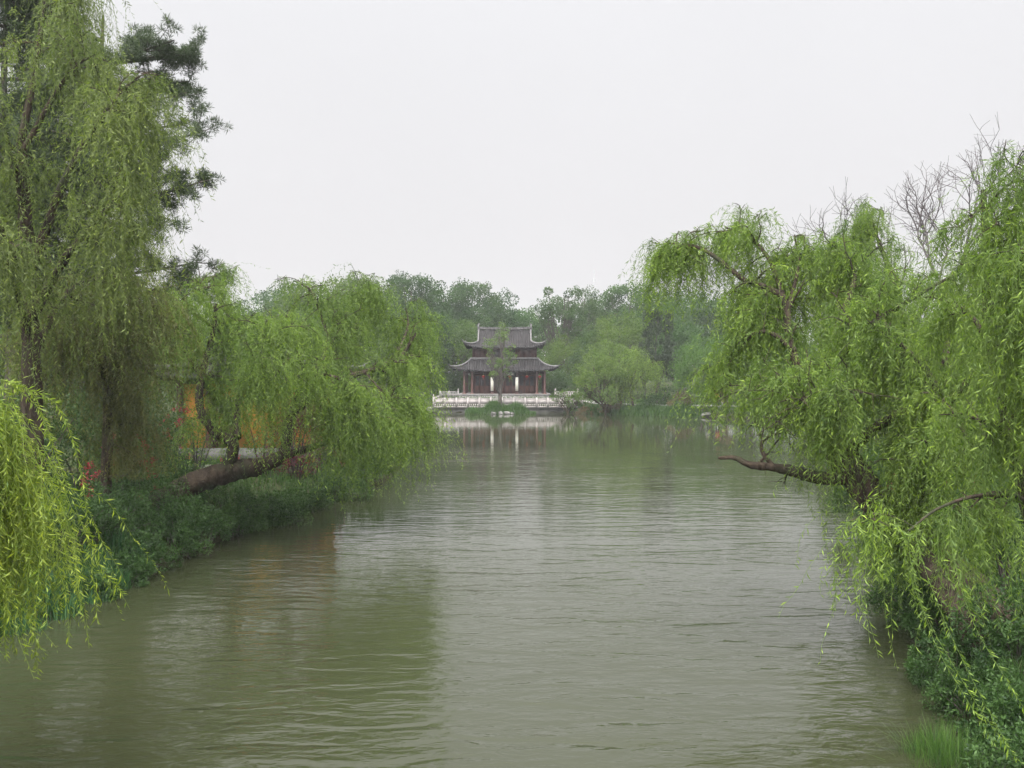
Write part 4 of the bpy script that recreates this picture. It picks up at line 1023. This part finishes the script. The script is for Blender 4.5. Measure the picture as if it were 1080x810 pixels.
willow('willow_tree', 'nearest willow at the left edge with bright yellow green shoots hanging over the water', np.array([-10.9, 12.6, 0.9]),
  [(np.array([(-10.9, 12.6, .8), (-10.5, 12.5, 2.6), (-9.6, 12.4, 4.2), (-8.8, 12.2, 4.7)]), .3, .16, 0),
   (np.array([(-8.8, 12.2, 4.7), (-7.8, 12.1, 5.0), (-7.0, 12.0, 4.95), (-6.35, 12.0, 4.75)]), .12, .02, 1.4),
   (np.array([(-9.2, 12.3, 4.6), (-8.2, 11.6, 4.8), (-7.2, 11.3, 4.6), (-6.5, 11.2, 4.3)]), .1, .02, 1.3),
   (np.array([(-8.9, 12.3, 4.8), (-8.0, 12.9, 4.7), (-7.4, 13.2, 4.4), (-6.9, 13.4, 4.1)]), .09, .02, 1.2),
   (np.array([(-9.8, 12.4, 4.0), (-10.2, 12.6, 5.4), (-10.3, 13.0, 6.2)]), .14, .04, 0.3)],
  'willow_yellow', 2300, (1.0, 3.4), 0.092, 0.038, sub=10, up0=-0.75, shoots=[PL((0, 400, 12), (40, 430, 12), (66, 500, 12), (102, 590, 12), (130, 628, 12)), PL((10, 405, 12), (58, 425, 12), (84, 490, 12), (94, 570, 12), (103, 657, 12)), PL((-10, 400, 12), (22, 440, 12), (36, 560, 12), (36, 650, 12), (40, 710, 12)), PL((-15, 400, 12), (5, 460, 12), (12, 560, 12), (8, 640, 12), (18, 690, 12)), PL((0, 400, 12), (38, 420, 12), (60, 500, 12), (72, 580, 12), (66, 640, 12))],
  clip=lambda p: (p[:, 0] / p[:, 1] * FPX + 540) < 30, sub_len=(0.25, 0.55), tert=4, zmin=2.0, up=0.0, tint=(0.25, 0.95), wleaf=0.17, start=0.3)

# pine
def pine(label, base, h, rad, seed=0):
    root = thing('pine_tree', label, 'tree', base); wood = Geo(); crown = Geo()
    pth, rr = smooth_path([(0, 0, -.2), (0.2, 0, h * .3), (-0.15, .1, h * .65), (0.1, 0, h)], np.array([.3, .24, .15, .05]), 7); wood.tube(pth, rr, 8, wob=.05)
    tips = []
    for k in range(84):
        t = rng.uniform(0.34, 0.99); z = h * t; i = int(t * (len(pth) - 1)); a = rng.uniform(0, 6.28)
        l = rad * (1.0 - 0.6 * max(0, t - 0.45)) * rng.uniform(0.65, 1.0); d = np.array([math.cos(a), math.sin(a), 0])
        q, r_ = smooth_path([pth[i], pth[i] + d * l * .5 + np.array([0, 0, .10 * l]), pth[i] + d * l + np.array([0, 0, .22 * l])], np.array([.07, .05, .02]), 5); wood.tube(q, r_, 5)
        for _ in range(9):
            j = rng.integers(len(q) // 3, len(q)); d2 = unit(d * .6 + rng.standard_normal(3) * np.array([.7, .7, .35]) + np.array([0, 0, .25])); e_ = q[j] + d2 * rng.uniform(.4, 1.2)
            wood.tube([q[j], (q[j] + e_) / 2 + (0, 0, -.04), e_], [.022, .016, .008], 4); tips += [e_, (q[j] + e_ * 2) / 3 + rng.standard_normal(3) * .12]
            for _k in range(4): tips.append(e_ + np.clip(rng.standard_normal(3), -1.3, 1.3) * np.array([.2, .2, .14]))
    tips = np.array(tips); m = 62
    for c in tips:
        ax = unit(rng.standard_normal((m, 3)) + np.array([0, 0, .45]))
        crown.leaves(c + ax * rng.uniform(0, .14, m)[:, None], ax, rng.uniform(.12, .21, m), .022, np.clip(rng.normal(.5, .25, m), 0, 1))
    wood.build('trunk', M['bark_grey'], root, True); crown.build('crown', M['needle'], root)
pine('dark pine with tufted needle clusters standing behind the tall left willow', np.array([at_x(108, 36), 36, 1.1]), 16.8, 4.8)
pine('second dark pine at the top left corner behind the tall willow', np.array([at_x(8, 34), 34, 1.1]), 17.5, 3.4)

# left bank undergrowth
def near_shrub(px, d, w, h, lab, mat='shrub', **kw):
    x = at_x(px, d); return shrub('shrub', lab, (x, d, gz(x, d) - 0.05), w, h, mat, **{**dict(n=30, per=190, leaf=0.085, group='shrubs along the near banks'), **kw})
near_shrub(185, 29.0, 2.4, 1.25, 'dark blue green shrub in front of the leaning trunk')
near_shrub(150, 29.5, 2.6, 1.6, 'dark shrub at the root of the leaning trunk', n=34)
near_shrub(172, 33.0, 3.4, 1.75, 'broad blue green shrub behind the leaning trunk', n=40, per=210)
near_shrub(235, 32.5, 2.4, 1.2, 'low dark shrub beneath the fork of the leaning trunk')
near_shrub(290, 34.8, 2.6, 1.5, 'dark shrub by the water right of the leaning trunk', n=34)
near_shrub(322, 37.8, 2.6, 1.3, 'green shrub by the water below the willow curtain', mat='broad', leaf=.1)
near_shrub(352, 40.8, 2.8, 1.5, 'green shrub on the bank corner behind the willow shoots', mat='broad', leaf=.1)
near_shrub(388, 45.8, 3.0, 1.7, 'green shrub near the tip of the left bank', mat='broad', leaf=.1)
near_shrub(404, 50.5, 3.4, 2.2, 'outermost green shrub on the tip of the left bank', mat='broad', leaf=.1)
near_shrub(110, 26.5, 2.4, 1.5, 'dark shrub behind the iris clump', n=34)
near_shrub(60, 24.5, 3.0, 1.5, 'dark shrub behind the bright hanging shoots', mat='shrub')
near_shrub(85, 34.0, 4.6, 3.6, 'large dark shrub under the tall olive willow', mat='broad', n=44, per=190, leaf=.13)
near_shrub(20, 31.0, 4.6, 3.8, 'largest dark shrub at the left edge under the tall willow', mat='broad', n=44, per=190, leaf=.13)
near_shrub(140, 38.0, 3.6, 2.4, 'dark shrub left of the ochre house', mat='broad', n=34, leaf=.12)
for px, d, w, h, lab in [(152, 26.3, 1.6, 1.0, 'small dark shrub overhanging the water right of the iris clumps'), (188, 28.4, 1.7, 1.0, 'small dark shrub overhanging the water below the root of the leaning trunk'), (217, 30.3, 1.6, .9, 'small shrub overhanging the water below the middle of the leaning trunk'),
        (246, 32.3, 1.7, .95, 'small shrub overhanging the water below the fork of the leaning trunk'), (276, 34.3, 1.7, 1.0, 'small shrub overhanging the water just right of the fork'), (303, 36.4, 1.7, 1.0, 'small shrub overhanging the water left of the willow curtain'), (128, 24.8, 1.4, .8, 'low shrub overhanging the water among the iris clumps'), (97, 23.2, 1.3, .8, 'low shrub overhanging the water behind the tips of the bright shoots')]:
    near_shrub(px, d, w, h, lab, n=22, per=150, leaf=.08)
near_shrub(158, 41.5, 3.4, 3.4, 'tall dark shrub at the left corner of the ochre house', mat='broad', n=40, leaf=.12)
near_shrub(15, 23.0, 3.0, 1.6, 'dark shrub at the left edge behind the hanging shoots')
near_shrub(128, 30.8, 2.4, 2.3, 'red flowering shrub with light green leaves at the root of the leaning willow', mat='broad_light', n=20, per=110, flowers=60, leaf=.1, group=None)
near_shrub(205, 39.5, 3.6, 2.7, 'sparse shrub dotted with dark red flowers in front of the ochre wall', mat='broad_light', n=22, per=80, flowers=45, leaf=.1, group=None, stems=14)
near_shrub(312, 41.5, 2.7, 3.5, 'dark red leaved maple beside the right of the ochre wall', mat='redleaf', n=34, per=120, leaf=.11, group=None, stems=16, cat='maple')
near_shrub(330, 43, 2.6, 1.9, 'pink red flowering bush under the red maple', mat='broad', n=16, per=90, flowers=35, leaf=.1, group=None)
near_shrub(275, 41.5, 2.4, 2.6, 'thin green shrub in front of the middle of the ochre wall', mat='broad_light', n=16, per=70, leaf=.11, group=None, stems=12)
for k, (px, d, w, h, lab) in enumerate([(135, 26.2, 1.3, .95, 'iris clump at the water edge below the dark shrubs'), (110, 24.3, 1.2, .9, 'iris clump left of the widest one, beside the shoots'), (88, 23.0, 1.2, .85, 'iris clump half behind the hanging shoots'), (52, 21.6, 1.3, .8, 'iris clump behind the middle of the bright hanging shoots'), (15, 20.4, 1.3, .8, 'iris clump nearest the left edge behind the bright shoots'), (262, 33.4, 1.6, .8, 'light green grass clump under the forked trunk'), (318, 36.6, 1.4, .8, 'grass clump by the water under the willow curtain')]):
    x = at_x(px, d); clump('iris_clump' if k < 5 else 'grass_clump', lab, (x, d, gz(x, d)), w, w * .8, h, 420, 'iris' if k < 5 else 'grass', .032 if k < 5 else .014, 'iris and grass clumps on the left bank')

# ------------------------------------------------------------------ right bank, near
willow('willow_tree', 'large willow leaning out over the water from the right bank with a low bare branch', P(1062, 662, 17.6),
  [(PL((1066, 668, 17.4), (1020, 622, 18), (965, 572, 18.8), (925, 530, 19.3), (893, 488, 19.8), (872, 448, 20.2)), .40, .25, 0),
   (PL((905, 503, 19.6), (868, 505, 19.8), (840, 498, 20), (815, 493, 20.2), (790, 490, 20.5), (775, 483, 20.8), (758, 483, 21)), .15, .03, 0.12),
   (PL((818, 494, 20.2), (806, 480, 20.3), (803, 468, 20.4), (812, 460, 20.5), (830, 455, 20.5)), .05, .02, 0.3),
   (PL((872, 448, 20.2), (846, 400, 20.6), (832, 355, 21), (828, 318, 21.3), (808, 303, 21.6), (784, 295, 22)), .10, .05, 1.2),
   (PL((784, 295, 22), (750, 268, 22.5), (725, 258, 23), (712, 262, 23.2)), .06, .02, 1.4),
   (PL((828, 318, 21.3), (812, 275, 22), (790, 250, 22.5), (765, 240, 22.8)), .06, .02, 1.2),
   (PL((830, 330, 21.2), (842, 280, 21.5), (838, 248, 22)), .05, .02, 1.0),
   (PL((838, 370, 20.8), (815, 352, 21.0), (795, 352, 21.3), (778, 372, 21.6)), .06, .02, 1.2),
   (PL((852, 410, 20.5), (822, 400, 20.6), (800, 405, 20.8), (785, 420, 21)), .06, .02, 1.6),
   (PL((872, 448, 20.2), (864, 422, 18.9), (846, 424, 18.4)), .04, .015, 1.8), (PL((880, 410, 20.1), (893, 408, 18.8), (888, 425, 18.2)), .04, .015, 1.5), (PL((866, 430, 20.2), (848, 412, 19.4), (832, 405, 19)), .04, .015, 0.9),
   (PL((866, 440, 20.2), (848, 415, 19.6), (838, 402, 19.3)), .05, .02, 1.6), (PL((860, 425, 20.3), (838, 432, 20.8), (815, 425, 21.2)), .05, .02, 1.4),
   (PL((872, 448, 20.2), (880, 400, 20), (905, 355, 19.6), (950, 322, 19.2), (1005, 290, 19)), .13, .02, 1.0),
   (PL((875, 440, 20.2), (880, 360, 20.5), (900, 300, 21), (905, 265, 21.5)), .11, .02, 1.2),
   (PL((890, 480, 19.8), (940, 440, 19), (985, 420, 18.5), (978, 392, 18.5), (950, 362, 18.5)), .12, .03, 0.9),
   (PL((940, 545, 19.1), (965, 500, 18.4), (1000, 470, 17.8)), .1, .03, 0.8)],
  'willow', 7000, (0.6, 1.8), 0.105, 0.05, sub=9, sub_len=(0.45, 1.1), tert=5, zmin=0.55, up=0.3, sides=12, shoots=[PL((868, 468, 19), (864, 520, 19), (873, 588, 19)), PL((880, 470, 18.8), (886, 515, 18.8), (880, 560, 18.8)), PL((856, 470, 19.2), (852, 510, 19.2), (858, 545, 19.2)), PL((892, 480, 18.6), (900, 530, 18.6), (893, 565, 18.6)), PL((846, 462, 19.4), (842, 500, 19.4), (846, 522, 19.4)), PL((874, 480, 18.7), (876, 530, 18.7), (868, 570, 18.7))], tint=(0.25, 0.95), wleaf=0.18, start=0.3,
  clip=lambda p: ~((p[:, 1] < 22.5) & ((p[:, 0] / p[:, 1] * FPX + 540) < 905) & ((390 - (p[:, 2] - 5.3) / p[:, 1] * FPX) > 478))
    & ~((np.abs(p[:, 0] / p[:, 1] * FPX + 540 - 805) < 52) & ((390 - (p[:, 2] - 5.3) / p[:, 1] * FPX) > 402))
    & ~((np.abs(p[:, 0] / p[:, 1] * FPX + 540 - 926) < 27) & (np.abs(390 - (p[:, 2] - 5.3) / p[:, 1] * FPX - 480) < 75)))
willow('willow_tree', 'reddish trunked willow leaning beside the large one on the right bank', P(1036, 676, 16.9),
  [(PL((1040, 690, 16.8), (1015, 648, 17.3), (990, 612, 17.8), (968, 575, 18.2), (962, 520, 18.6), (975, 460, 19), (995, 400, 19.5), (1000, 350, 20)), .26, .05, 1.0),
   (PL((964, 530, 18.5), (1010, 480, 17.5), (1050, 450, 17)), .09, .02, 1.0),
   (PL((980, 450, 19), (1030, 390, 18.5), (1065, 350, 18)), .08, .02, 1.0), (PL((985, 430, 19.2), (945, 370, 19), (930, 330, 19)), .08, .02, 1.0)],
  'willow', 2600, (0.7, 1.9), 0.095, 0.045, sub=8, sub_len=(0.4, 0.95), tert=5, zmin=0.7, up=0.3, tint=(0.25, 0.9), wleaf=0.18, start=0.3)
willow('willow_tree', 'tall upright willow behind the leaning ones on the right bank', np.array([13.0, 31, .9]),
  [(np.array([(13.0, 31, .8), (12.8, 31, 3.5), (12.2, 31, 6), (11.8, 31, 8)]), .3, .12, .5), (np.array([(12.3, 31, 5.8), (10.6, 30.6, 7.8), (9.9, 30.4, 9.0)]), .12, .03, 1.2),
   (np.array([(11.8, 31, 8), (11.3, 31, 9.2), (11.1, 31, 9.9)]), .1, .02, 1.1), (np.array([(12.0, 31, 6.4), (13.4, 30.5, 8.2), (14.6, 30.3, 8.7)]), .1, .02, 1.1), (np.array([(12.7, 31, 4.5), (11, 30, 6), (9.5, 29.5, 6.6)]), .1, .02, 1.0),
   (np.array([(12.6, 31, 5), (14.4, 30, 7), (15.6, 29.6, 7.6)]), .1, .02, 1.0)],
  'willow', 3900, (1.0, 3.0), 0.11, 0.06, sub=9, sub_len=(0.7, 1.5), tert=5, zmin=.9, tint=(0.1, 0.8), wleaf=0.2)
willow('willow_tree', 'nearest willow at the right edge with a dark upright trunk', np.array([7.95, 14.6, .8]),
  [(PL((1125, 690, 14.6), (1092, 560, 14.4), (1066, 450, 14.2), (1046, 360, 14.1), (1040, 280, 14), (1037, 200, 14)), .16, .035, 0.1), (PL((1037, 225, 14), (1052, 205, 13.8), (1070, 192, 13.6), (1090, 190, 13.4)), .025, .010, 0.9),
   (PL((1040, 290, 14), (1068, 250, 13.7), (1092, 232, 13.4)), .05, .02, 1.0), (PL((1044, 330, 14), (1080, 290, 13), (1110, 262, 12.5)), .07, .02, 1.3), (PL((1050, 380, 14), (1085, 330, 13), (1120, 300, 12.5)), .07, .02, 1.2),
   (PL((1048, 370, 14), (1030, 340, 14.5), (1018, 325, 15)), .05, .02, 0.6), (PL((1066, 450, 14.2), (1090, 400, 13.4), (1110, 370, 12.5)), .07, .02, 1.1), (PL((1075, 490, 14.2), (1052, 450, 13.6), (1034, 444, 13.2)), .06, .02, 0.6),
   (PL((1085, 530, 14.3), (1060, 520, 13.5), (1032, 522, 13)), .05, .02, 0.45),
   (PL((1085, 530, 14.3), (1040, 522, 13), (992, 535, 12.2), (958, 560, 11.6)), .035, .010, 0.05)],
  'willow', 2200, (0.6, 1.8), 0.095, 0.045, sub=8, sub_len=(0.35, 0.8), tert=5, zmin=.9, up=0.05, up0=0.0, tint=(0.2, 0.95), wleaf=0.16, shoots=[PL((958, 560, 11.6), (953, 580, 11.5), (972, 640, 11.2), (1008, 706, 10.8), (1043, 762, 10.5), (1078, 806, 10.2)), PL((975, 548, 11.9), (966, 566, 11.5), (990, 640, 11), (1028, 722, 10.6), (1064, 788, 10.2)), PL((958, 560, 11.6), (962, 600, 11.4), (985, 676, 11), (1020, 738, 10.6), (1050, 786, 10.4)), PL((1000, 533, 12.3), (1006, 590, 11.6), (1028, 660, 11.2), (1066, 724, 10.8), (1094, 770, 10.6)), PL((980, 542, 12), (962, 600, 11.6), (968, 650, 11.3))], start=0.3)

# bare tree beyond
def bare(label, base, h):
    root = thing('bare_tree', label, 'tree', base); wood = Geo(); tw = Geo()
    def grow(p, d, l, r, depth):
        k = 4; q = [p]; dd = d
        for _ in range(k):
            dd = unit(dd + rng.standard_normal(3) * 0.13 + np.array([0, 0, 0.04])); q.append(q[-1] + dd * l / k)
        (wood if depth < 3 else tw).tube(q, np.linspace(r, r * 0.66, k + 1), 6 if depth < 2 else 3)
        if depth >= 6: return
        nb = 3 if depth in (1, 2, 3) else 2
        for b_ in range(nb):
            d2 = unit(dd + unit(rng.standard_normal(3)) * (0.62 if depth < 4 else 0.75) + np.array([0, 0, .10]))
            grow(q[-1] if b_ < 2 else q[rng.integers(2, 4)], d2, l * rng.uniform(0.62, 0.86), r * 0.64, depth + 1)
        if depth >= 2:
            for j in (2, 3):
                d2 = unit(dd * .6 + unit(rng.standard_normal(3)) * .8); grow(q[j], d2, l * rng.uniform(.4, .6), r * .42, max(depth + 2, 4))
    q = np.array([(0, 0, -.2), (.1, 0, h * .2), (0, .1, h * .42)]); wood.tube(smooth_path(q, per=4), np.linspace(.24, .17, 9), 8)
    for dx, dy, dz in ((-.75, .1, .8), (.15, -.3, 1), (.7, .2, .9), (-.3, .4, 1.0)): grow(q[-1], unit(np.array([dx, dy, dz])), h * .135, .085, 1)
    wood.build('trunk', M['twig'], root, True); tw.build('twigs', M['twig'], root)
bare('leafless tree with fine purple grey twigs standing above the right willows', np.array([at_x(1002, 40), 40, 1.1]), 16.2)

near_shrub(1000, 18.6, 1.6, 1.1, 'dark leafy shrub overhanging the water below the red trunk', leaf=.075)
near_shrub(972, 20.2, 1.8, 1.2, 'dark shrub at the water under the large leaning trunk', leaf=.075)
near_shrub(948, 23.0, 2.0, 1.3, 'dark shrub at the water behind the leaning trunk', leaf=.08)
near_shrub(948, 27.5, 2.4, 1.6, 'green shrub on the right bank beyond the leaning trunk')
near_shrub(930, 33.0, 2.8, 1.8, 'farther green shrub on the right bank beneath the willow crown', mat='broad', leaf=.1)
near_shrub(1010, 24.0, 2.6, 2.0, 'tall dark shrub behind the trunks on the right bank', n=36)
near_shrub(1068, 19.5, 2.4, 1.9, 'leafy shrub right of the trunks on the right bank', mat='broad', n=36, leaf=.1)
near_shrub(1075, 16.2, 1.9, 1.2, 'green shrub in front of the trunk bases', n=34, leaf=.08)
near_shrub(1072, 14.2, 1.3, .9, 'low leafy shrub above the bright grass clump', n=30, leaf=.075)
near_shrub(1010, 16.6, 1.5, .95, 'low dark shrub at the water between the trunks and the grass clump', leaf=.07)
near_shrub(1040, 15.2, 1.5, 1.0, 'dark shrub behind the bright grass clump', leaf=.07)
near_shrub(1088, 12.6, 1.6, 1.3, 'leafy shrub in the bottom right corner', n=34, leaf=.075)
near_shrub(965, 45, 3.6, 2.4, 'shrub far back on the right bank under the tall willow', mat='broad', leaf=.12)
near_shrub(905, 52, 3.6, 2.6, 'last shrub on the right bank under the low branch', mat='broad', leaf=.12)
near_shrub(985, 29.5, 2.6, 2.4, 'red flowering shrub glimpsed between the right willows', mat='broad', n=24, per=110, flowers=70, leaf=.1, group=None)
x = at_x(1003, 13.7)
clump('grass_clump', 'bright green grass clump standing in the water at the bottom right', (x, 13.7, -0.3), 1.25, 1.5, 1.08, 2600, 'grass_bright', .015, lean=.34)
clump('grass_clump', 'long drooping grass clump under the slanting shoots on the right', (at_x(1035, 15.4), 15.4, gz(at_x(1035, 15.4), 15.4)), 1.2, 1.0, .75, 700, 'grass', .014, lean=.5)

# grass over the near banks: nobody could count it
def bank_grass(n, x0, x1, y0, y1, smax=9):
    x = rng.uniform(x0, x1, n); y = y0 + (y1 - y0) * rng.uniform(0, 1, n) ** 1.4; s = sdist(x, y); k = (s > 0.08) & (s < smax); x, y = x[k], y[k]
    g = Geo(); h = rng.uniform(.14, .42, len(x)) * (1 + .5 * np.sin(x * 1.9) * np.sin(y * 1.3))
    blades(g, x, y, ground_z(x, y) - .02, np.maximum(h, .08), rng.uniform(.012, .022, len(x)) * (1 + y / 40), .5, seg=2)
    kind(g.build('bank_grass', M['grass']), 'stuff')
bank_grass(60000, -19, -5, 9, 60); bank_grass(52000, 5, 20, 9, 60)
def turf(n, x0, x1, y0, y1):
    x = rng.uniform(x0, x1, n); y = rng.uniform(y0, y1, n); s = sdist(x, y); k = s > .3; x, y = x[k], y[k]; g = Geo()
    blades(g, x, y, ground_z(x, y) - .02, rng.uniform(.15, .4, len(x)), rng.uniform(.06, .1, len(x)), .5, seg=1); kind(g.build('bank_grass', M['grass']), 'stuff')
turf(14000, 8, 34, 105, 132)
